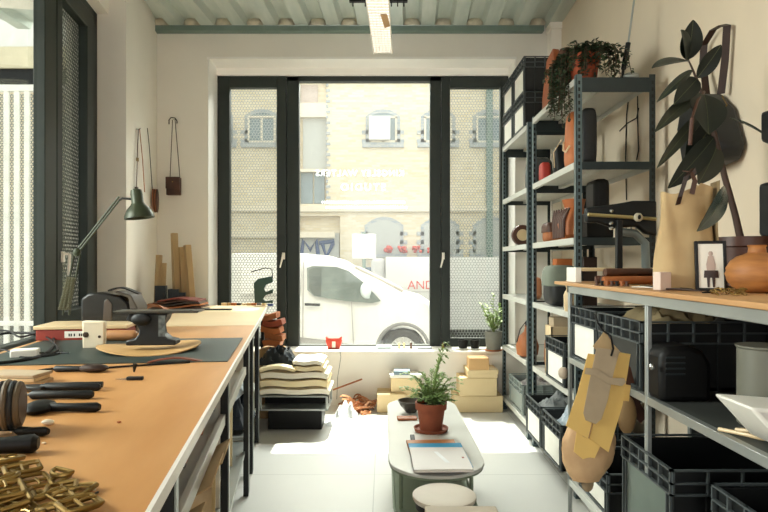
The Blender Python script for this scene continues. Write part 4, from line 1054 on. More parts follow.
bagthing('backpack', 'grey backpack with black strap on the far rack second shelf', 'bag', (SX0 + .05, 5.0, Z2), .28, .2, .27, mat('grey_felt', '#4c4e4d', .85, var=.15), None, M_blk, taper=.5)
# ---- shelf 3 (z=1.55)
Z3 = 1.552
t = thing('drawstring_bag', 'orange-brown leather drawstring bag with hanging tassels on the nearer rack', 'bag', (SX0 + .1, 3.92, Z3))
MB().lathe([(.07, 0), (.10, .03), (.105, .10), (.085, .17), (.06, .21), (.075, .26), (.05, .265)], seg=24, wob=.05).build('bag_body', M_orange, t)
for k in range(7):
    MB().tube([(-.06 - .006 * k, -.10 + .035 * k, .20), (-.10, -.11 + .037 * k, .12), (-.10, -.11 + .037 * k, .01)], [.006, .012, .008], 6).build('tassel', M_brown, t)
MB().tube([(.02, -.08, .22), (-.04, -.15, .15), (-.05, -.17, .03)], .005, 6).build('cord', M_pale, t)
bagthing('leather_purse', 'brown purse at the far end of the nearer rack, middle shelf', 'bag', (SX0 + .05, 4.45, Z3), .2, .12, .14, M_tan, M_brown)
t = thing('leather_coil', 'small brown coil of belting on the far rack, middle shelf', 'coil', (SX0 + .06, 5.22, Z3 + .09))
MB().lathe([(.03, -.03), (.085, -.03), (.09, -.02), (.09, .02), (.085, .03), (.03, .03)], M=Matrix.Rotation(PI / 2, 4, 'X')).build('belt_roll', M_brown, t)
MB().lathe([(.01, -.033), (.05, -.033), (.05, .033), (.01, .033)], M=Matrix.Rotation(PI / 2, 4, 'X')).build('core', M_pale, t)
# black box and light case at near end of rack
t = thing('black_box', 'black square equipment box on the middle shelf, near end of rack', 'box', (1.22, 3.60, Z3))
MB().b(0, .16, 0, .22, 0, .15).build('case', M_blk, t, bevel=.008); MB().b(.05, .15, .02, .2, .151, .36).build('upper_case', M_blk, t, bevel=.03)
t = thing('hand_tool_rack', 'row of small silver tools on the middle shelf near the black box', 'tools', (1.42, 3.62, Z3))
MB().b(0, .12, 0, .05, 0, .03).build('stand', M_black, t, bevel=.003)
for k in range(4): MB().tube([(.02 + .03 * k, .02, .03), (.02 + .03 * k, .02, .1)], .005, 6).build('tool', M_chrome, t)
# ---- shelf 4 (z=1.10)
Z4 = 1.102
t = bagthing('backpack', 'rounded black backpack with grey felt flap on the fourth shelf', 'bag', (SX0 + .0, 4.22, Z4), .27, .2, .27, M_blkl, mat('grey_green_felt', '#6f7568', .85, var=.1), None, taper=.9)
o = MB().b(0, .12, -.05, .05, 0, .33).build('leather_folder', M_orange, None, loc=(SX0 + .12, 4.44, Z4), bevel=.006); tag(o, 'orange leather folder standing behind the felt-flapped backpack', 'folder')
o = MB().b(0, .1, -.06, .06, 0, .34).build('leather_folder', M_dkbrown, None, loc=(SX0 + .24, 4.22, Z4), bevel=.006); tag(o, 'dark brown folder rising above the felt-flapped backpack', 'folder')
t = thing('glass_bottle', 'small clear bottle with stopper beside the white stand', 'bottle', (SX0 + .05, 3.86, Z4))
MB().lathe([(.03, 0), (.034, .01), (.034, .09), (.012, .13), (.01, .17), (.014, .18)], seg=18).build('glass', mat('bottle_glass', '#9aa39b', .1, var=.05), t)
MB().lathe([(.009, .17), (.011, .2), (.006, .21)], seg=12).build('stopper', M_chrome, t)
t = thing('wooden_jug', 'small tan wooden jug left of the bench crates', 'jug', (SX0 + .0, 3.70, Z4))
MB().lathe([(.025, 0), (.03, .02), (.032, .1), (.015, .14), (.022, .16), (.018, .19), (.005, .2)], seg=16).build('body', M_pale, t)
t = bagthing('leather_pouch', 'peach leather pouch on the far rack fourth shelf', 'pouch', (SX0 + .06, 5.0, Z4), .2, .1, .18, mat('peach_leather', '#c98a62', .6, var=.1))
# ---- shelf 5 (z=.615)
Z5 = .617
t = thing('leather_bottle', 'pear-shaped orange leather flask on the far rack', 'flask', (SX0 + .06, 5.02, Z5))
MB().lathe([(.05, 0), (.085, .02), (.095, .09), (.07, .17), (.03, .21), (.02, .25), (.028, .26)], seg=24).build('body', M_tan, t)
MB().lathe([(.018, .25), (.02, .29), (.01, .3)], seg=12).build('stopper', M_blk, t)
MB().tube([(-.09, 0, .12), (-.06, 0, .23), (0, 0, .31), (.06, 0, .23)], .005, 6).build('strap', M_dkbrown, t)
bagthing('leather_satchel', 'orange-brown satchel beside the flask, nearer rack', 'bag', (SX0 + .06, 4.45, Z5), .16, .12, .24, M_tan, None, None)
t = thing('wooden_box', 'tall pale wooden box holding papers on the nearer rack', 'box', (SX0 + .02, 4.24, Z5))
o = MB(); o.b(0, .3, -.08, .08, 0, .01); o.b(0, .3, -.08, -.07, 0, .34); o.b(0, .3, .07, .08, 0, .34); o.b(0, .01, -.08, .08, 0, .34); o.b(.29, .3, -.08, .08, 0, .34); o.build('box', M_pale, t)
MB().b(.02, .28, -.06, .06, .05, .4).build('papers', M_grpap, t, bevel=.004)
bagthing('dark_bag', 'black bag hanging over the back of the wooden box', 'bag', (SX0 + .33, 4.2, Z5), .3, .1, .38, M_blkl)
# ------------------------------------------------------------------ on the right bench (z=1.295)
RZt = 1.296
def ob(px, s, z=RZt): return Vector(((px - 384) / s, F / s, z))
# low riser
t = thing('bench_riser', 'low pale wooden riser board on a white end block', 'riser', ob(570, 178))
MB().b(-.02, .012, -.04, .12, 0, .08).build('end_block', M_white, t, bevel=.003)
MB().b(.012, .42, -.04, .10, .06, .078).build('board', M_pale, t, bevel=.003)
MB().b(.38, .41, -.02, .08, 0, .06).build('foot', M_pale, t)
t.location.y -= .12
for i in range(4):
    o = MB().lathe([(.018, -.13), (.02, -.12), (.02, .12), (.018, .13)], M=Matrix.Rotation(PI / 2, 4, 'Y'), seg=14).build('leather_roll', (M_brown, M_dkbrown, M_tan, M_brown)[i], None, loc=ob(626, 205 + i * 4) + Vector((.0, .0, .020 + .0)), rot=(0, 0, .1 * i - .1))
    o.location = ob(622, 200) + Vector((.01 * (i % 2), -.042 * i if i < 3 else -.06, .021 if i < 3 else .058))
    tag(o, ('mid brown roll farthest back, under the riser board', 'near-black roll between two brown rolls on the bench', 'tan roll nearest the bench front under the riser', 'brown roll resting on top of the other small rolls')[i], 'leather roll', 'small leather rolls on the right bench')
for i in range(7):
    t = thing('thread_spool', 'small dark thread spool in the row on the right bench front', 'spool', ob(597 + i * 5, 215 + i * 1.5), 0, 'thread spools in a row')
    MB().lathe([(.012, 0), (.012, .003), (.007, .004), (.007, .018), (.012, .019), (.012, .022)], seg=12).build('spool', (M_brown, M_blk, M_tan)[i % 3], t)
# hand press
PS = 190.0
def pp_(px, py): return ((px - 622) / PS, EYE - (py - HZ) / PS - RZt)
t = thing('hand_press', 'black iron hand press with long brass rod on the right bench', 'press', ob(622, PS))
a = pp_(617, 0)[0]; b = pp_(623, 0)[0]
MB().b(-.09, .12, -.05, .10, 0, .03).build('base', M_black, t, bevel=.006)
MB().b(a, b, 0, .03, .03, .33).build('column', M_black, t, bevel=.004)
z_ = pp_(0, 218)[1]
MB().tube([(pp_(588, 0)[0], 0.0, pp_(0, 214.5)[1]), (pp_(656, 0)[0], 0, pp_(0, 219)[1])], .0095, 12).build('brass_rod', mat('pale_brass', '#b9ad7c', .3, .7), t)
MB().prism([pp_(588, 207), pp_(620, 203), pp_(636, 200), (pp_(660, 200)), pp_(660, 236), pp_(648, 233), pp_(640, 226), pp_(618, 228), pp_(600, 222), pp_(588, 222)], .03, .075).build('head_casting', M_black, t, bevel=.012)
MB().ell(pp_(637, 0)[0], -.015, pp_(0, 217.5)[1], .024, .012, .024, 16).build('knob', mat('pale_knob', '#c8bfa6', .4), t)
MB().ell(pp_(637, 0)[0], -.03, pp_(0, 217.5)[1], .009, .008, .013, 10).build('knob_centre', M_blk, t)
for zz in (211, 223, 228): MB().ell(pp_(612, 0)[0], .01, pp_(0, zz)[1], .013, .02, .011, 10).build('bolt', M_chrome, t)
MB().tube([(pp_(624, 0)[0], .06, pp_(0, 231)[1]), (pp_(640, 0)[0], .06, pp_(0, 233)[1]), (pp_(650, 0)[0], .06, pp_(0, 243)[1]), (pp_(651, 0)[0], .06, .06)], .022, 12).build('frame_arch', mat('greyblue_iron', '#7f8b8e', .4, .4, var=.2), t)
MB().lathe([(.045, 0), (.045, .02), (.02, .03)], cx=pp_(650, 0)[0], cy=.06, cz=.03).build('arch_foot', M_black, t)
# tote bag of canvas
TSs = 255.0
t = thing('canvas_tote', 'natural tan canvas tote bag with dark leather handles on the right bench', 'bag', ob(683, TSs), -.15)
def cnv(u, v):
    a = 2 * PI * u; hgt = .385 * v
    wx = .102 + .006 * math.sin(v * 6); wy = .06 * (1 - .55 * v) 
    c_, s_ = math.cos(a), math.sin(a)
    x_ = wx * (abs(c_) ** .5) * (1 if c_ > 0 else -1); y_ = wy * (abs(s_) ** .6) * (1 if s_ > 0 else -1)
    x_ *= (1 - .10 * v); x_ += .012 * v
    y_ += .006 * math.sin(x_ * 60 + v * 5) * (.3 + v)
    return (x_, y_, hgt + (.012 * math.sin(x_ * 40) + (.02 if x_ > .05 else 0)) * v)
MB().sheet(cnv, 48, 14, -.003).build('bag_body', M_canvas, t)
MB().b(-.1, .1, -.045, .045, 0.001, .006).build('bag_base', M_canvas, t)
strap([(-.03, -.035, .33), (-.025, -.045, .36), (.0, -.04, .44), (.03, -.02, .47), (.035, -.02, .45)], .018, .004, 'handle', M_dkbrown, t, (1, 0, .3))
strap([(.02, -.038, .37), (.03, -.04, .42), (.02, -.03, .455), (.0, -.02, .46)], .018, .004, 'handle', M_brown, t, (1, 0, -.3))
MB().sheet(lambda u, v: (.115 + .004 * math.sin(v * 8), -.045 + .09 * u, .02 + .4 * v), 3, 8, .002).build('side_gusset', mat('gusset', '#8a7554', .85), t)
o = MB().b(-.026, .026, -.02, .02, 0, .07).build('soap_carton', mat('pinkish_white', '#d9c3b6', .6), None, loc=ob(662, 262), bevel=.003, rot=(0, 0, .3)); tag(o, 'small pinkish white carton in front of the canvas tote', 'carton')
# photo frame
t = thing('picture_frame', 'small black picture frame propped on the right bench beside the tote', 'picture frame', ob(712, 268), .0); t.scale = (1.15, 1, 1.1)
t.rotation_euler = (-.12, 0, -.25)
o = MB(); o.b(-.047, -.037, 0, .014, 0, .172); o.b(.037, .047, 0, .014, 0, .172); o.b(-.037, .037, 0, .014, 0, .01); o.b(-.037, .037, 0, .014, .162, .172); o.build('frame', M_blk, t, bevel=.002)
MB().b(-.037, .037, .004, .01, .01, .162).build('picture', M_paper, t, smooth=0)
o = MB(); o.prism([(-.008, .12), (.008, .12), (.014, .09), (.012, .065), (-.012, .065), (-.014, .09)], .0025, .0035); o.ell(0, .003, .128, .007, .001, .009, 8); o.build('figure_top', mat('figure_pale', '#b9a49a', .7), t)
MB().prism([(-.02, .07), (.02, .07), (.022, .045), (.012, .045), (.010, .012), (.004, .012), (.002, .045), (-.004, .045), (-.006, .012), (-.012, .012), (-.013, .045), (-.022, .045)], .0022, .0034).build('figure_skirt', M_dkbrown, t)
MB().tube([(0, .014, .12), (0, .07, 0)], .004, 6).build('prop', M_blk, t)
# vase
t = thing('clay_vase', 'squat orange clay vase with ribbed belly on the right bench', 'vase', ob(757, 284)); t.scale = (1.12, 1.12, 1.1)
prof_ = [(.035, 0), (.05, .006)]
for k in range(17):
    a = -1.2 + 2.35 * k / 16; prof_.append((.022 + .066 * math.cos(a) + .0015 * math.sin(k * 2.6), .062 + .062 * math.sin(a)))
prof_ += [(.026, .128), (.024, .145), (.028, .152), (.024, .152), (.02, .13)]
MB().lathe([(r_, z_) for r_, z_ in prof_], seg=36).build('body', M_vase, t)
t = thing('serving_tray', 'thin dark tray under the clay vase', 'tray', ob(752, 287, RZt), 0)
bpy.data.objects.remove(t)
# brass chain heap
random.seed(5)
for i in range(26):
    p_ = ob(random.uniform(712, 745), random.uniform(290, 312)); p_.z += .004 + .006 * (i % 3)
    r_ = random.uniform(.006, .010)
    o = MB().tube([(r_ * math.cos(a), r_ * math.sin(a), 0) for a in [2 * PI * k / 10 for k in range(10)]], .002, 6, close=True).build('brass_link', M_brass, None, loc=p_, rot=(random.uniform(-.6, .6), random.uniform(-.6, .6), 0))
    tag(o, 'brass link in the little heap in front of the clay vase', 'brass link', 'brass links before the vase')
def benchstick(name, label, a, b, r, m):
    A = ob(*a) + Vector((0, 0, r)); B = ob(*b) + Vector((0, 0, r)); o = MB().tube([Vector((0, 0, 0)), (B - A) * .4 + Vector((0, 0, .002)), B - A], [r * .6, r, r * .5], 8).build(name, m, None, loc=A); return tag(o, label, 'tool')
benchstick('bone_folder', 'long dark flat tool lying in front of the canvas tote', (640, 238), (692, 268), .006, M_blk)
benchstick('leather_awl', 'second dark tool crossing in front of the canvas tote', (662, 262), (702, 282), .005, M_dkbrown)
benchstick('marker_pen', 'short dark pen pointing at the brass links', (702, 296), (716, 298), .004, M_blk)
benchstick('paper_scrap_roll', 'thin pale paper strip on the bench near the spools', (632, 236), (660, 250), .003, M_paper)
# rubber plant in brown pot
RS = 232.0
pc = ob(743, RS)
t = thing('rubber_plant', 'tall dark rubber plant in a brown pot on the right bench', 'plant', pc)
MB().lathe([(.085, 0), (.1, .01), (.112, .17), (.12, .175), (.12, .215), (.108, .215), (.105, .18)], seg=32).build('pot', mat('brown_pot', '#4a281a', .45, col2='#2f1a12', scale=6), t)
MB().lathe([(.001, .178), (.106, .18)], seg=24, cap=False).build('soil', M_soil, t)
def rl(px, py, s=RS): return Vector(((px - 384) / s, F / s, EYE - (py - HZ) / s)) - pc
stem = [rl(742, 245), rl(735, 214), rl(725, 178), rl(714, 133), rl(706, 108), rl(699, 85), rl(692, 68), rl(687, 57)]
MB().tube(stem, [.016, .014, .013, .011, .008, .006, .0045, .003], 10).build('stem', mat('plant_stem', '#3a2418', .6, var=.3), t)
MB().tube([rl(741, 244) + Vector((.01, 0.02, 0)), rl(733, 205) + Vector((.012, .02, 0)), rl(722, 160) + Vector((.01, .02, 0))], .006, 8).build('stem', mat('plant_stem', '#3a2418', .6, var=.3), t)
def rleaf(b, tp_, w_, nrm, m, ds=(0, 0), fold=.2, droop=.08):
    B = rl(b[0], b[1], RS + ds[0]); T = rl(tp_[0], tp_[1], RS + ds[1])
    o = MB(); d = T - B; L_ = d.length; s_ = d.cross(Vector(nrm)).normalized(); up = s_.cross(d).normalized()
    def f(u, v):
        ww = w_ * max(.02, math.sin(PI * u ** .85)) ** .7; q = (v - .5) * 2
        return B + d * u + s_ * q * ww + up * (fold * ww * abs(q) + droop * L_ * 4 * u * (1 - u) * .5)
    o.sheet(f, 14, 6, .0015).build('leaf', m, t)
    MB().tube([B.lerp(T, k / 8) + up * (droop * L_ * 2 * (k / 8) * (1 - k / 8)) for k in range(9)], .0022, 6).build('midrib', mat('rib_green', '#4c5233', .5), [x for x in t.children if x.name.startswith('leaf')][-1] if 0 else t)
rleaf((687, 60), (693, 20), 0.048, (0, -1, .1), M_leafd, (0, 6))
rleaf((686, 60), (681, 30), 0.037, (.2, -1, .1), M_leafd, (0, 14))
rleaf((688, 61), (652, 68), 0.037, (0, -.7, 1), mat('rubber_leaf_grey', '#27332d', .45, var=.2), (0, 10))
rleaf((692, 70), (657, 102), 0.020, (0, -1, .5), mat('rubber_leaf_grey', '#27332d', .45, var=.2), (0, 8))
rleaf((697, 79), (674, 104), 0.043, (.4, -.8, .6), M_leafd, (0, 10))
rleaf((697, 78), (721, 45), 0.037, (.2, -1, .1), M_leafd, (0, 2))
rleaf((700, 93), (655, 132), 0.033, (0, -.8, .8), M_leafo, (0, 14))
rleaf((704, 95), (708, 134), 0.075, (0, -1, .3), M_leafd, (4, 16))
rleaf((704, 112), (657, 168), 0.027, (0, -.9, .6), M_leafo, (0, 16))
rleaf((714, 137), (668, 188), 0.050, (.5, -1, .3), M_leafd, (0, 10))
rleaf((717, 146), (698, 184), 0.055, (.1, -1, .1), M_leafo, (0, 6))
rleaf((725, 188), (697, 231), 0.040, (.4, -1, 0), mat('rubber_leaf_teal', '#17302d', .25, var=.2), (22, 56))
rleaf((730, 118), (772, 140), 0.015, (0, -.8, 1), mat('rubber_leaf_grey', '#27332d', .45, var=.2), (0, 0))
rleaf((712, 125), (686, 160), 0.062, (.3, -1, .4), M_leafd, (-3, 0))
MB().tube([rl(692, 118, 250), rl(691, 130, 250), rl(690, 145, 250)], .008, 8).build('brown_sheath', M_brown, t)
MB().tube([rl(704, 92), rl(698, 100, 240), rl(692, 118, 250)], .006, 8).build('brown_sheath', M_brown, t)
# bag hung on the right wall, with long looped strap
HX = 1.68
def rw(px, py, off=0): X = HX - off; s = (px - 384) / X; return Vector((X, F / s, EYE - (py - HZ) / s))
a = rw(724, 26, .02)
t = thing('black_shoulder_bag', 'black shoulder bag hung on the right wall by a brown strap', 'bag', a)
strap([rw(707, 100, .05) - a, rw(703, 62, .02) - a, rw(704, 45, .02) - a, rw(713, 30, .02) - a, rw(722, 25, .02) - a, rw(727, 26, .02) - a, rw(725, 60, .02) - a, rw(721, 94, .03) - a], .034, .004, 'strap', M_dkbrown, t, (-1, .7, 0))
MB().tube([rw(724, 28, 0) - a + Vector((.03, 0, 0)), rw(724, 28, .03) - a], .004).build('hook', M_black, t)
pts = [rw(*p_, .0) - a for p_ in ((706, 96), (722, 94), (735, 108), (745, 145), (740, 160), (722, 168), (706, 166), (700, 130))]
o = MB(); nn = len(pts)
o._add([tuple(v + Vector((-.13, 0, 0))) for v in pts] + [tuple(v + Vector((.01, 0, 0))) for v in pts], [tuple(range(nn)), tuple(range(nn, 2 * nn))[::-1]] + [(i, (i + 1) % nn, nn + (i + 1) % nn, nn + i) for i in range(nn)])
o.build('bag_body', M_blkl, t, bevel=.02)
MB().tube([rw(722, 96, .12) - a, rw(727, 105, .14) - a, rw(720, 112, .14) - a], .003).build('ring', M_brass, t)
for (nm_, lb, y0, y1, x0) in (('black_pouch', 'black leather item hung at right edge above the vase', 184, 236, 774), ('black_satchel', 'black satchel hung at the top right edge of the picture', 112, 142, 776)):
    a = rw(x0 + 8, y0, .02); t = thing(nm_, lb, 'bag', a)
    c = [rw(x0, y0, 0) - a, rw(x0 + 30, y0 - 8, 0) - a, rw(x0 + 30, y1 + 10, 0) - a, rw(x0, y1, 0) - a]
    o = MB(); o._add([tuple(v + Vector((-.07, 0, 0))) for v in c] + [tuple(v + Vector((.01, 0, 0))) for v in c], [(0, 1, 2, 3), (7, 6, 5, 4), (0, 4, 5, 1), (1, 5, 6, 2), (2, 6, 7, 3), (3, 7, 4, 0)])
    o.build('bag_body', M_blkl, t, bevel=.015)
    top = rw(x0 + 10, y0 - 42, .01) - a
    strap([c[0].lerp(c[1], .2) + Vector((-.03, 0, 0)), top, c[0].lerp(c[1], .7) + Vector((-.03, 0, 0))], .02, .004, 'strap', M_blkl, t, (0, 1, 0))
    MB().tube([top + Vector((.04, 0, 0)), top + Vector((-.01, 0, 0))], .004).build('hook', M_black, t)
# cable and paper on the wall behind the rack
def sw(px, py, X=1.69): s = (px - 384) / X; return Vector((X, F / s, EYE - (py - HZ) / s))
for i, pts in enumerate((((628, 98), (626, 115), (625, 160), (626, 200)), ((637, 96), (637, 120), (638, 150), (636, 160)), ((619, 131), (627, 123), (636, 118), (638, 108)))):
    a = sw(*pts[0]); o = MB().tube([sw(*p_) - a + Vector((0, 0, .0)) for p_ in pts], .004, 6).build('wall_cable', M_blk, None, loc=a + Vector((.004, 0, 0)))
    tag(o, ('thin black cable running down the right wall, left of two', 'thin black cable on the right wall, right of two', 'short slanted cable joining the two on the right wall')[i], 'cable', 'cables on the right wall')
# ---- mid shelf of the bench
MZ = .893
def ms(px, s, z=MZ): return Vector(((px - 384) / s, F / s, z))
t = thing('bench_machine', 'black round-cornered machine in the shade on the bench shelf', 'machine', ms(685, 275))
MB().prism([(-.09, 0), (.10, 0), (.10, .14), (.07, .19), (.02, .205), (-.06, .20), (-.09, .18)], 0, .15).build('housing', M_blk, t, bevel=.02)
for k in range(4): MB().b(-.07, 0, -.004, .0, .10 + .02 * k, .106 + .02 * k).build('vent', M_steel, t)
MB().ell(-.12, 0, .13, .012, .012, .012, 10).build('knob', M_chrome, t)
o = MB().prism([(-.1, 0), (.1, 0), (.11, .18), (.02, .30), (-.09, .2)], 0, .01).build('grey_envelope', mat('grey_env', '#55564f', .8), None, loc=ms(712, 248), rot=(.1, 0, 0)); tag(o, 'grey envelope-shaped card standing behind the black machine', 'card')
t = thing('clear_canister', 'frosted clear plastic canister on the bench shelf at right edge', 'canister', ms(764, 320))
MB().lathe([(.07, 0), (.075, .005), (.075, .24), (.08, .245), (.08, .25)], seg=28).build('canister', mat('frosted', '#6f6e63', .4, var=.1), t)
t = thing('white_carrier', 'white plastic carrier case with dark triangular recess at right edge', 'case', ms(782, 370), 0)
MB().prism([(-.135, .135), (.2, .11), (.2, .0), (.02, 0), (-.03, .02)], -.08, .1).build('shell', M_paper, t, bevel=.01)
MB().prism([(-.065, .10), (.15, .085), (.15, .02), (.0, .015)], -.083, -.079).build('recess', M_steel, t)
# paper patterns on a hook
hk = Vector((.965, F / 200, EYE - (338 - HZ) / 200))
HSs = 250.0
def hp(px, py, d=0.0): return Vector(((px - 384) / HSs, F / HSs + d, EYE - (py - HZ) / HSs))
def pattern(lb, m, pts, d, th=.0025, par=None, name='paper_pattern'):
    c = hp(606, 345, d); o = MB(); o.prism([((hp(*p_) - c).x, (hp(*p_) - c).z) for p_ in pts], 0, th)
    ob_ = o.build(name, m, None, loc=c, bevel=.0006); return tag(ob_, lb, 'pattern', 'paper patterns hanging on the hook')
pattern('left yellow card pattern hanging at a slant from the hook', M_yellow, ((587, 353), (606, 356), (597, 395), (587, 438), (565, 425), (577, 390)), -.012)
pattern('right yellow card pattern, long and slanting, on the hook', M_yellow, ((613, 351), (630, 354), (622, 405), (608, 452), (589, 438), (600, 395)), -.006)
pattern('lowest yellow card with rounded corner below the other patterns', M_yellow, ((577, 432), (598, 440), (601, 446), (594, 461), (586, 462), (574, 452)), .004)
pattern('small yellow curled card to the right behind the patterns', M_yellow, ((622, 384), (632, 386), (630, 402), (621, 401)), .01)
pattern('grey-brown card pattern with rounded end in front of the yellow ones', M_grpap, ((595, 347), (618, 350), (612, 372), (606, 400), (600, 418), (594, 423), (584, 419), (582, 412), (586, 390)), -.018)
pattern('grey-brown cross strip across the front pattern, left and right tabs', M_grpap, ((584, 367), (596, 368), (608, 377), (622, 377), (624, 381), (620, 385), (606, 383), (594, 375), (583, 373)), -.022)
pattern('short beige card behind the hook top', M_canvas, ((592, 346), (600, 336), (604, 330), (612, 343), (620, 352), (605, 360)), -.009)
t = thing('kraft_pouch', 'large wrinkled kraft paper bundle hanging under the yellow patterns', 'paper bundle', hp(592, 445, .03)); t.scale = (.74, .74, .80)
def kp(u, v):
    hh = v; w_ = .02 + .125 * math.sin(PI * min(1, .12 + hh * .75)) ; a = 2 * PI * u
    return (-.02 + w_ * math.cos(a) * 1.0 + .04 * (1 - hh) * 0 + .03 * hh + .006 * math.sin(9 * a + hh * 12), .035 * math.sin(a) * (1 + .2 * math.sin(hh * 9)), -.19 + .33 * hh)
MB().sheet(kp, 36, 14, -.002).build('bundle', mat('kraft', '#c5a27a', .75, col2='#b08c64', bump=.4, scale=8), t)
MB().ell(-.01, 0, -.20, .035, .02, .05, 14).build('tip', mat('kraft_grey', '#8f7a5e', .8), t)
MB().tube([(.05, 0, .13), (.07, -.02, .4), (.06, 0, .50)], .003).build('string', M_dkbrown, t)
o = MB().ell(0, 0, 0, .04, .012, .08, 16).build('leather_oval', M_tan if 0 else mat('olive_tan', '#9a7e55', .6), None, loc=hp(632, 418, .05)); tag(o, 'brown oval leather piece hanging beside the large crate', 'leather piece')
o = MB().prism([(-.03, .12), (.02, .08), (.05, -.05), (.09, -.12), (.06, -.15), (.0, -.08)], 0, .004).build('leather_offcut', M_brown, None, loc=hp(632, 390, .06)); tag(o, 'dark brown leather offcut hanging behind the yellow patterns', 'leather piece')
t = thing('s_hook', 'bent black wire hook carrying the paper patterns', 'hook', hp(603, 330, -.03))
MB().tube([(-.02, .07, .06), (-.03, .0, .03), (-.01, 0, 0), (.02, 0, -.02), (.03, 0, -.07), (.025, .01, -.1)], .004, 8).build('wire', M_blk, t)
o = MB().ell(0, 0, 0, .028, .03, .034, 14).build('round_tag', mat('round_pale', '#b9a793', .6), None, loc=Vector((.985, F / 182, EYE - (373 - HZ) / 182))); tag(o, 'pale round piece dangling left of the paper patterns', 'tag')
# metal bracket on the shelf edge
t = thing('metal_bracket', 'pale bent metal bracket lying on the shelf edge at lower right', 'bracket', Vector((1.05, 1.75, MZ)))
MB().tube([(-.04, .06, .006), (-.01, .0, .01), (.02, -.05, .01), (.15, -.12, .01), (.16, -.1, .01), (.03, -.02, .02), (.0, .04, .01)], .006, 8).build('wire', M_pale, t)
# ------------------------------------------------------------------ low table
def stadium(w_, l_, n=14):
    r = w_ / 2; pts = []
    for k in range(n + 1): a = PI * k / n; pts.append((r * math.cos(a), l_ / 2 - r + r * math.sin(a)))
    for k in range(n + 1): a = PI + PI * k / n; pts.append((r * math.cos(a), -l_ / 2 + r + r * math.sin(a)))
    return pts
t = thing('low_table', 'pale oblong low table with rounded ends in the middle of the floor', 'table', (.252, 3.45, 0))
MB().prism(stadium(.46, 1.56), .435, .45, 'z').build('tabletop', M_table, t, bevel=.003)
MB().prism(stadium(.452, 1.552), .425, .435, 'z').build('edge_band', M_sage, t)
MB().prism(stadium(.40, 1.46), .20, .215, 'z').build('lower_shelf', M_sage, t)
o = MB(); st = stadium(.40, 1.46)
o.tube([(x_, y_, .21) for x_, y_ in st], .009, 8, close=True); o.build('shelf_rim', M_sage, t)
for sx_ in (-1, 1):
    for sy in (-1, 1): MB().tube([(sx_ * .17, sy * .55, 0), (sx_ * .17, sy * .55, .43)], .010, 10).build('leg', M_sage, t)
TZ = .451
def tb(px, py, z=TZ): s = (py - HZ) / (EYE - z); return Vector(((px - 384) / s, F / s, z)), s
# potted fern
p, s = tb(431, 431)
t = thing('potted_fern', 'feathery green plant in a terracotta pot on the low table', 'plant', p)
MB().lathe([(.075, 0), (.092, .004), (.098, .022), (.092, .022), (.085, .01)], seg=32).build('saucer', M_terra, t)
MB().lathe([(.055, .01), (.062, .012), (.078, .125), (.088, .127), (.09, .165), (.08, .165), (.075, .13)], seg=32).build('pot', M_terra, t)
MB().lathe([(.001, .14), (.078, .143)], seg=24, cap=False).build('soil', M_soil, t)
random.seed(21); fo = MB(); stm = MB()
for k in range(58):
    an = random.uniform(0, 2 * PI); reach = random.uniform(.07, .17) ; top = random.uniform(.20, .34) if k % 3 else random.uniform(.17, .24)
    if k < 4: reach = .07 + .02 * k; top = .40 + .03 * k; an = .1 + k * .2
    pts = [Vector((.02 * math.cos(an), .02 * math.sin(an), .14))]
    for q in range(1, 8):
        f_ = q / 7; pts.append(Vector((reach * f_ * math.cos(an) * 1.05, reach * f_ * math.sin(an), .14 + (top - .14) * math.sin(f_ * PI * .6) / 1.0)))
    stm.tube(pts, .0013, 4)
    for q in range(2, 8):
        p_ = pts[q]; d0 = (pts[q] - pts[q - 1]).normalized()
        for j in range(5):
            sd_ = Vector((-math.sin(an), math.cos(an), random.uniform(-.3, .3))) * (1 if j % 2 else -1)
            d = (sd_ + d0 * .8 + Vector((0, 0, random.uniform(-.4, .3)))).normalized(); b_0 = p_.lerp(pts[q - 1], j / 5)
            leafgeo(fo, b_0, b_0 + d * random.uniform(.02, .042) * (1.15 - q * .08), .0065, (0, 0, 1), n=3)
fo.build('foliage', M_fern, t, smooth=0); stm.build('stems', mat('fern_stem', '#6f7d44', .6), t)
# books
p, s = tb(439, 456)
def book(lb, cov, x0, x1, y0, y1, z0, h_, rz, group='books on the low table'):
    c = Vector(((x0 + x1) / 2, (y0 + y1) / 2, z0)); t = thing('book', lb, 'book', c, rz, group)
    a, b = (x1 - x0) / 2, (y1 - y0) / 2
    MB().b(-a + .003, a - .003, -b + .003, b - .003, .0025, h_ - .0025).build('pages', M_paper, t)
    MB().b(-a, a, -b, b, 0, .0025).b(-a, a, -b, b, h_ - .0025, h_).b(-a, -a + .003, -b, b, 0, h_).build('cover', cov, t, bevel=.001)
    return t
bk = TZ + .001
A1 = tb(412, 470)[0]; A2 = tb(470, 470)[0]; 
book('bottom book with orange-brown cover edge showing behind the blue one', mat('orange_cover', '#c07a45', .5), .128, .383, 2.74, 3.19, bk, .009, .05)
book('blue book sandwiched between the white and the orange ones', M_blue, .13, .402, 2.73, 3.10, bk + .010, .008, .03)
wb = book('large white book on top of the stack at the table end', mat('book_white', '#cfc8c3', .5, var=.02), .128, .395, 2.66, 2.98, bk + .019, .014, .02)
MB().prism([(-.02, .09), (.0, .09), (.04, -.07), (.02, -.07)], .0142, .0146, 'z').build('cover_mark', mat('mark_pale', '#dcdcdc', .5), wb)
MB().b(.105, .115, -.01, .01, .0142, .0146).build('red_mark', M_redd, wb)
book('thin pale booklet under the plant saucer side', mat('booklet', '#c9c2bb', .5), .16, .3, 3.14, 3.30, bk, .004, .02)
o = MB().b(-.012, .012, -.06, .06, 0, .006).build('phone', M_blk, None, loc=(.155, 3.24, bk), bevel=.003); tag(o, 'slim black pen case left of the terracotta pot', 'case')
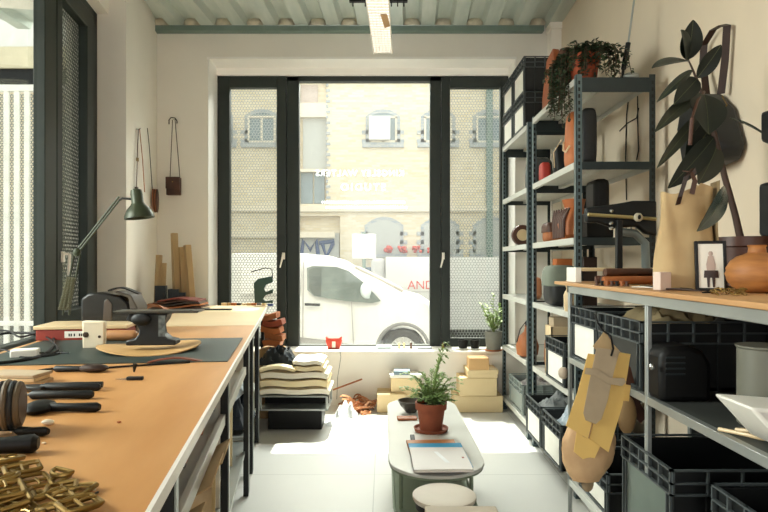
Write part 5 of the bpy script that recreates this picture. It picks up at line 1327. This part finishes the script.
# bowl
p, s = tb(411, 412)
t = thing('dark_bowl', 'dark ceramic bowl behind the terracotta pot on the low table', 'bowl', p)
MB().lathe([(.03, 0), (.035, .004), (.07, .045), (.085, .075), (.081, .075), (.06, .04), (.01, .012)], seg=32, cap=False).build('bowl', mat('bowl_glaze', '#4b443a', .35, var=.2), t)
o = MB().b(-.06, .06, -.035, .035, 0, .012).build('small_tray', M_tan, None, loc=tb(407, 419)[0], bevel=.003, rot=(0, 0, .05)); tag(o, 'little tan leather tray beside the dark bowl', 'tray')
# stool and nearer stool
t = thing('round_stool', 'small round stool with cream dished seat at the near end of the table', 'stool', (.247, 2.46, 0))
MB().lathe([(.02, .425), (.125, .43), (.13, .44), (.13, .45), (.124, .453), (.05, .448), (.002, .447)], seg=40).build('seat', mat('stool_cream', '#d3c8b8', .55, var=.06), t)
MB().lathe([(.10, .40), (.118, .40), (.118, .428), (.10, .428)], seg=32).build('apron', M_black, t)
for k in range(4):
    a = PI / 4 + k * PI / 2; MB().tube([(.10 * math.cos(a), .10 * math.sin(a), .42), (.13 * math.cos(a), .13 * math.sin(a), 0)], .011, 10).build('leg', M_sage, t)
t = thing('square_stool', 'beige square-topped wooden stool at the bottom edge of the picture', 'stool', (.252, 1.84, 0))
MB().b(-.118, .118, -.14, .14, .575, .60).build('seat', mat('stool_beige', '#b5a793', .6, var=.1), t, bevel=.006)
for sx_ in (-1, 1):
    for sy in (-1, 1): MB().b(sx_ * .095 - .014, sx_ * .095 + .014, sy * .11 - .014, sy * .11 + .014, 0, .575).build('leg', M_pale, t)
# ------------------------------------------------------------------ under the window
BS = 107.0
def fl_(px, s, z=0): return Vector(((px - 384) / s, F / s, z))
def carton(lb, x0, x1, y0, y1, s, depth, group, m=None, lid=False, rz=0, name='cardboard_carton'):
    z0_, z1_ = EYE - (y1 - HZ) / s, EYE - (y0 - HZ) / s; z0_ = max(0.002, z0_)
    c = Vector((((x0 + x1) / 2 - 384) / s, F / s, z0_)); t = thing(name, lb, 'box', c, rz, group); a = (x1 - x0) / 2 / s
    MB().b(-a, a, 0, depth, 0, z1_ - z0_ - .002).build('carton', m or M_box, t, bevel=.004)
    if lid: MB().b(-a - .006, a + .006, -.006, depth + .006, (z1_ - z0_) * .55, z1_ - z0_).build('lid', m or M_box, t, bevel=.004)
    else: MB().b(-a * .98, a * .98, depth * .48, depth * .52, z1_ - z0_ - .002, z1_ - z0_ - .001).build('tape', M_canvas, t)
    return t
g = 'kraft boxes stacked under the window, right stack'
carton('wide kraft box on the floor, bottom of the right stack', 454, 503, 396, 414, 107, .32, g)
carton('kraft box second from the bottom of the right stack', 460, 497, 378, 396, 107.2, .30, g)
carton('flat lidded kraft box, third up in the right stack', 468, 498, 370, 378, 107.4, .28, g, lid=True)
t = carton('small soft-cornered brown packet on top of the right stack', 469, 489, 358, 370, 107.6, .16, g, m=mat('packet', '#c9a06c', .6, var=.1, bump=.2), name='small_packet')
g = 'boxes stacked under the window, left stack'
carton('kraft box on the floor, bottom of the left stack', 377, 405, 394, 413, 107, .3, g)
carton('kraft box on the second level of the left stack', 391, 420, 378, 394, 106, .28, g)
o = MB().b(-.15, .15, 0, .2, 0, .03).build('folded_plan', M_paper, None, loc=fl_(406, 106.2, EYE - (378 - HZ) / 106 + .002), bevel=.004, rot=(0, 0, .05)); tag(o, 'folded white paper on top of the left box stack', 'paper')
o = MB().b(-.07, .08, 0, .15, 0, .035).build('blue_grey_folder', mat('bluegrey', '#6d808c', .5), None, loc=fl_(401, 106.6, EYE - (378 - HZ) / 106 + .034), bevel=.003, rot=(0, 0, -.06)); tag(o, 'blue-grey folder on the folded paper of the left stack', 'folder')
# carton behind (support for left second box)
carton('pale box on the floor behind the left stack', 398, 424, 394, 409, 104.5, .2, g, m=M_cream)
# leather scraps heap
random.seed(9)
for i in range(24):
    px = random.uniform(345, 369); s = random.uniform(104, 110); r_ = random.uniform(.05, .10); z_ = .014 + .16 * (i / 30) * (1 - abs(px - 355) / 22)
    pts = []; n_ = 26; ph = random.uniform(0, 6)
    for k in range(n_): a = ph + k * .42; q = r_ * (1 - k / n_ * .5); pts.append((q * math.cos(a), q * math.sin(a), .014 * math.sin(k * .7)))
    c = fl_(px, s, z_)
    o = strap(pts, random.uniform(.012, .02), .003, 'leather_curl', (M_tan, mat('pale_curl', '#cf9a78', .6, var=.15), mat('bright_tan', '#c98a5e', .6, var=.15))[i % 3], None, (.2, .1, 1)); o.location = c; o.rotation_euler = (random.uniform(-.5, .5), random.uniform(-.5, .5), 0)
    tag(o, 'curled tan leather offcut in the heap on the floor under the window', 'leather offcut', 'curled leather offcuts on the floor')
o = MB().tube([(0, 0, 0), (.28, .02, .10)], .008).build('wooden_rod', M_tan, None, loc=fl_(333, 104, .18)); tag(o, 'thin tan rod lying across the leather offcut heap', 'rod')
o = loose('plastic_bag', 'crumpled white plastic bag beside the leather offcuts', 'bag', M_bag, -.45, -.24, 5.2, 5.55, .01, .13, 16)
o = loose('paper_scraps', 'white crumpled paper scraps on the floor before the offcuts', 'paper', M_bag, -.50, -.22, 5.15, 5.35, .004, .05, 12)
# ------------------------------------------------------------------ hide stack on low trolley, left
SS2 = 121.0
t = thing('flat_trolley', 'low grey metal trolley carrying the stack of hides', 'trolley', (0, 0, 0))
x0, x1 = (259 - 384) / SS2, (328 - 384) / SS2; yb = F / SS2
zt = EYE - (396 - HZ) / SS2; zb = EYE - (411 - HZ) / SS2
MB().b(x0, x1, yb, yb + .40, zt - .012, zt).build('deck', M_galv, t, bevel=.003)
MB().b(x0, x1, yb, yb + .40, zb, zb + .016).build('lower_deck', M_galv, t, bevel=.003)
for xx in (x0, x1 - .02):
    for yy in (yb, yb + .38): MB().b(xx, xx + .02, yy, yy + .02, zb, zt).build('corner_post', M_galv, t, bevel=.002)
MB().b(x0 + .06, x1 - .06, yb + .08, yb + .36, .002, zb - .001).build('shadow_block', M_blk, t, bevel=.004)  # black block standing in for the shadow under the trolley
MB().b(x0 + .01, x1 - .01, yb + .2, yb + .21, zb + .016, zt - .012).build('divider', M_blk, t, smooth=0)
z_ = zt + .001
lay = ((0, .03, .055, mat('hide_white', '#e9e0cb', .6, var=.05), 'white'), (0, 0, .065, M_cream, 'cream'), (-.02, .0, .06, mat('hide_white', '#e9e0cb', .6, var=.05), 'chalk white'), (.03, -.02, .05, M_cream, 'straw'), (.04, -.05, .045, mat('hide_white', '#e9e0cb', .6, var=.05), 'off-white'))
for i, (dx0, dx1, h_, m_, cn) in enumerate(lay):
    a0 = x0 + (.0 if i < 3 else .26) + abs(dx0) * .2; a1 = x1 + dx1 * .5 - (.0 if i < 3 else .02)
    hh = h_ * .98
    o = MB().sheet(lambda u, v, a0=a0, a1=a1, i=i: (a0 + (a1 - a0) * u, .38 * v, .006 * math.sin(u * 9 + i * .3) + .004 * math.sin(v * 7 + i) - .010 * (abs(2 * u - 1) ** 6)), 22, 8, hh - .014)
    ob_ = o.build('folded_hide', m_, None, loc=(0, yb + .01 + .008 * i, z_ + hh - .003)); z_ += h_ + .003
    tag(ob_, '%s folded hide, %s from the bottom of the stack on the trolley' % (cn, ('first', 'second', 'third', 'fourth', 'fifth')[i]), 'hide', 'folded hides stacked on the trolley')
print('STACKTOP', z_)
zs = z_
o = MB().sheet(lambda u, v: (.30 * u, .25 * v, .03 * math.sin(u * 3.1) + .01 * math.sin(v * 9)), 14, 8, .028).build('rolled_hide', M_cream, None, loc=(x0 + .0, yb + .0, .520)); tag(o, 'loosely rolled cream hide at the left front of the stack', 'hide')
loose('black_garment', 'black shiny fabric draped over the left of the hide stack', 'fabric', mat('black_satin', '#15181d', .3, col2='#232b33', bump=.2), x0 - .04, x0 + .29, yb + .06, yb + .36, .545, .15, 16)
for i, (px0, px1, py, m_) in enumerate(((262, 280, 347, M_orange), (264, 282, 340, M_tan), (261, 279, 333, M_orange), (263, 281, 326, mat('rust2', '#8f3f22', .5)), (262, 276, 320, M_tan))):
    s = 112.0; z0_ = EYE - (py - HZ) / s
    o = MB().sheet(lambda u, v, i=i: ((px1 - px0) / s * 1.0 * u, .22 * v, .012 * math.sin(u * 4 + i) + .004 * math.sin(v * 11)), 12, 6, .05).build('leather_bundle', m_, None, loc=fl_(px0, s, z0_ + .05)); 
    tag(o, '%s folded leather bundle, %s in the small pile by the bench corner' % (('bright orange', 'tan', 'orange', 'rust red', 'light brown')[i], ('lowest', 'second', 'third', 'fourth', 'topmost')[i]), 'leather bundle', 'leather bundles by the bench corner')
# support crate for the bundle pile
t = thing('upturned_box', 'plain box on the trolley rear that carries the leather bundles', 'box', fl_(270, 112, zt + .3))
bpy.data.objects.remove(t)
o = MB().b(-.1, .1, 0, .24, 0, .62 - .0).build('tall_carton', M_card, None, loc=fl_(270, 111.5, .005), bevel=.004); tag(o, 'tall carton under the small pile of orange leather bundles', 'box')
# ------------------------------------------------------------------ on the window sill
ZS = .541
def si(px, s=99.5): return Vector(((px - 384) / s, F / s, ZS))
t = thing('tape_dispenser', 'bright red desk tape holder with white centre on the window sill', 'tape dispenser', si(334))
MB().prism([(-.075, .085), (.075, .085), (.085, .12), (.07, .12), (.05, .105), (-.05, .105), (-.07, .12), (-.085, .12)], -.03, .03).build('rim', M_red, t, bevel=.004)
MB().prism([(-.06, 0), (.06, 0), (.085, .09), (-.085, .09)], -.03, .03).build('body', M_red, t, bevel=.01)
MB().b(-.018, .018, -.034, -.03, .01, .075).build('white_label', M_paper, t, bevel=.003)
t = thing('sill_dish', 'long white dish carrying the two black pots on the window sill', 'dish', si(471, 100.5))
MB().b(-.16, .16, -.04, .04, 0, .012).build('dish', M_paper, t, bevel=.005)
for i, px in enumerate((463, 475)):
    t = thing('black_planter', 'small black planter on the sill dish, ' + ('left of two' if i == 0 else 'right of two'), 'planter', si(px, 100.5) + Vector((0, 0, .0125)), 0, 'small black planters')
    MB().lathe([(.03, 0), (.04, .003), (.052, .08), (.047, .08), (.035, .01)], seg=20).build('pot', M_blk, t)
    MB().lathe([(.001, .07), (.046, .071)], seg=16, cap=False).build('soil', M_soil, t)
# sill plant
t = thing('sill_plant', 'pale green leafy plant in a grey pot at the right end of sill', 'plant', si(493.5, 102))
MB().lathe([(.075, 0), (.085, .004), (.088, .015), (.07, .015)], seg=28).build('saucer', M_tan, t)
MB().lathe([(.065, .012), (.07, .014), (.086, .19), (.08, .19), (.07, .16)], seg=28).build('pot', M_gpot, t)
MB().lathe([(.001, .17), (.078, .172)], seg=20, cap=False).build('soil', M_soil, t)
random.seed(3); fo = MB(); stm = MB()
for k in range(13):
    an = random.uniform(0, 6.28); r_ = random.uniform(.02, .11); top = random.uniform(.28, .42) if k else .50
    if k == 0: r_ = .02
    a = Vector((0, 0, .17)); b = Vector((r_ * math.cos(an), r_ * math.sin(an), top)); stm.tube([a, a.lerp(b, .5) + Vector((0, 0, .02)), b], .003, 5)
    for j in range(12):
        c = a.lerp(b, .25 + .65 * j / 8); a2 = random.uniform(0, 6.28); d = Vector((math.cos(a2), math.sin(a2), .5)).normalized()
        leafgeo(fo, c, c + d * random.uniform(.04, .075), .014, (0, 0, 1), n=4)
fo.build('foliage', M_leafl, t, smooth=0); stm.build('stems', mat('fern_stem', '#6f7d44', .6), t)
o = MB().b(-.075, .075, -.03, .03, 0, .03).build('tissue_pack', mat('pale_blue', '#b9c9d4', .5), None, loc=si(384), bevel=.004); tag(o, 'pale blue and white packet on the middle of the sill', 'packet')
for i, px in enumerate((399, 404, 411)):
    t = thing('sill_figurine', 'tiny pale figurine on the sill, ' + ('left', 'middle', 'right')[i] + ' one of three', 'figurine', si(px), 0, 'figurines on the sill')
    MB().lathe([(.012, 0), (.014, .01), (.008, .03), (.014, .045), (.008, .058), (.001, .06)], seg=12).build('figure', M_pale if i != 2 else M_brown, t)
o = MB().b(-.08, .07, -.03, .03, 0, .012).build('sill_card', mat('navy_card', '#55606e', .5), None, loc=si(425), bevel=.002); tag(o, 'flat dark blue card lying on the sill right of the figurines', 'card')
t = thing('brass_bell', 'little brass bell on the sill below the central mullion', 'bell', si(443))
MB().lathe([(.022, 0), (.018, .015), (.012, .035), (.004, .04), (.006, .055), (.001, .06)], seg=16).build('bell', M_brass, t)
cable('sill_cord', 'thin', [(334, 352), (340, 360)], .002) if 0 else None
o = MB().tube([(0, 0, 0), (.01, -.03, -.05), (-.02, -.04, -.25), (-.03, -.02, -.46)], .003, 6).build('power_cable', M_gpot, None, loc=Vector(((340 - 384) / 103, 5.83, ZS))); tag(o, 'thin grey cord hanging down from the red tape holder', 'cord')
# ------------------------------------------------------------------ ceiling lights
t = thing('linear_light', 'long white louvred light fixture under the ceiling, pointing to the window', 'ceiling light', (0, 0, 3.40))
sk2 = .0345
o = MB(); L0, L1 = 1.2, 5.70
def lx_(y): return (383 - 384) / 105.0 + sk2 * (y - 5.7)
o.prism([(lx_(L0) - .085, L0), (lx_(L0) + .085, L0), (lx_(L1) + .085, L1), (lx_(L1) - .085, L1)], .0, .006, 'z')
o.build('diffuser', mat('louvre_white', '#f0f0ec', .4, emis=.7), t, smooth=0)
o = MB()
for s_ in (-1, 1): o.prism([(lx_(L0) + s_ * .085 - .004, L0), (lx_(L0) + s_ * .085 + .004, L0), (lx_(L1) + s_ * .085 + .004, L1), (lx_(L1) + s_ * .085 - .004, L1)], -.02, .05, 'z')
for k in (-2, -1, 0, 1, 2): o.prism([(lx_(L0) + k * .028 - .0015, L0), (lx_(L0) + k * .028 + .0015, L0), (lx_(L1) + k * .028 + .0015, L1), (lx_(L1) + k * .028 - .0015, L1)], -.018, 0, 'z')
y = L0
while y < L1: o.b(lx_(y) - .085, lx_(y) + .085, y, y + .003, -.018, 0); y += .055
o.build('louvre', M_white, t, smooth=0)
for yy in (1.6, 3.4, 5.2): MB().tube([(lx_(yy), yy, .0), (lx_(yy), yy, .31)], .006).build('hanger', M_galv, t)
t = thing('track_bar', 'short black track bar with small clips crossing above the white light', 'light track', (-.03, 4.83, 3.50))
MB().b(-.25, -.06, -.02, .02, 0, .025).b(.06, .22, -.02, .02, 0, .025).build('bar', M_blk, t, bevel=.003)
MB().b(-.05, .06, -.03, .03, .0, .05).build('junction_box', M_pale, t, bevel=.005)
for x_ in (-.22, -.12, .09, .14, .19): MB().tube([(x_, 0, 0), (x_, 0, -.035)], .005).build('clip', M_blk, t)
MB().tube([(0, 0, .05), (0, 0, .20)], .006).build('rod', M_galv, t)
t = thing('card_tag', 'small brown card tag dangling by the ceiling light', 'tag', (-.01, 4.78, 3.42))
MB().tube([(0, 0, .08), (.01, 0, .0)], .002).build('string', M_blk, t)
MB().prism([(-.025, -.02), (.025, .0), (.06, -.13), (.015, -.15)], 0, .003).build('card', M_card, t)
for (x_, z_) in (((144 - 384) / 104, 3.52),): pass
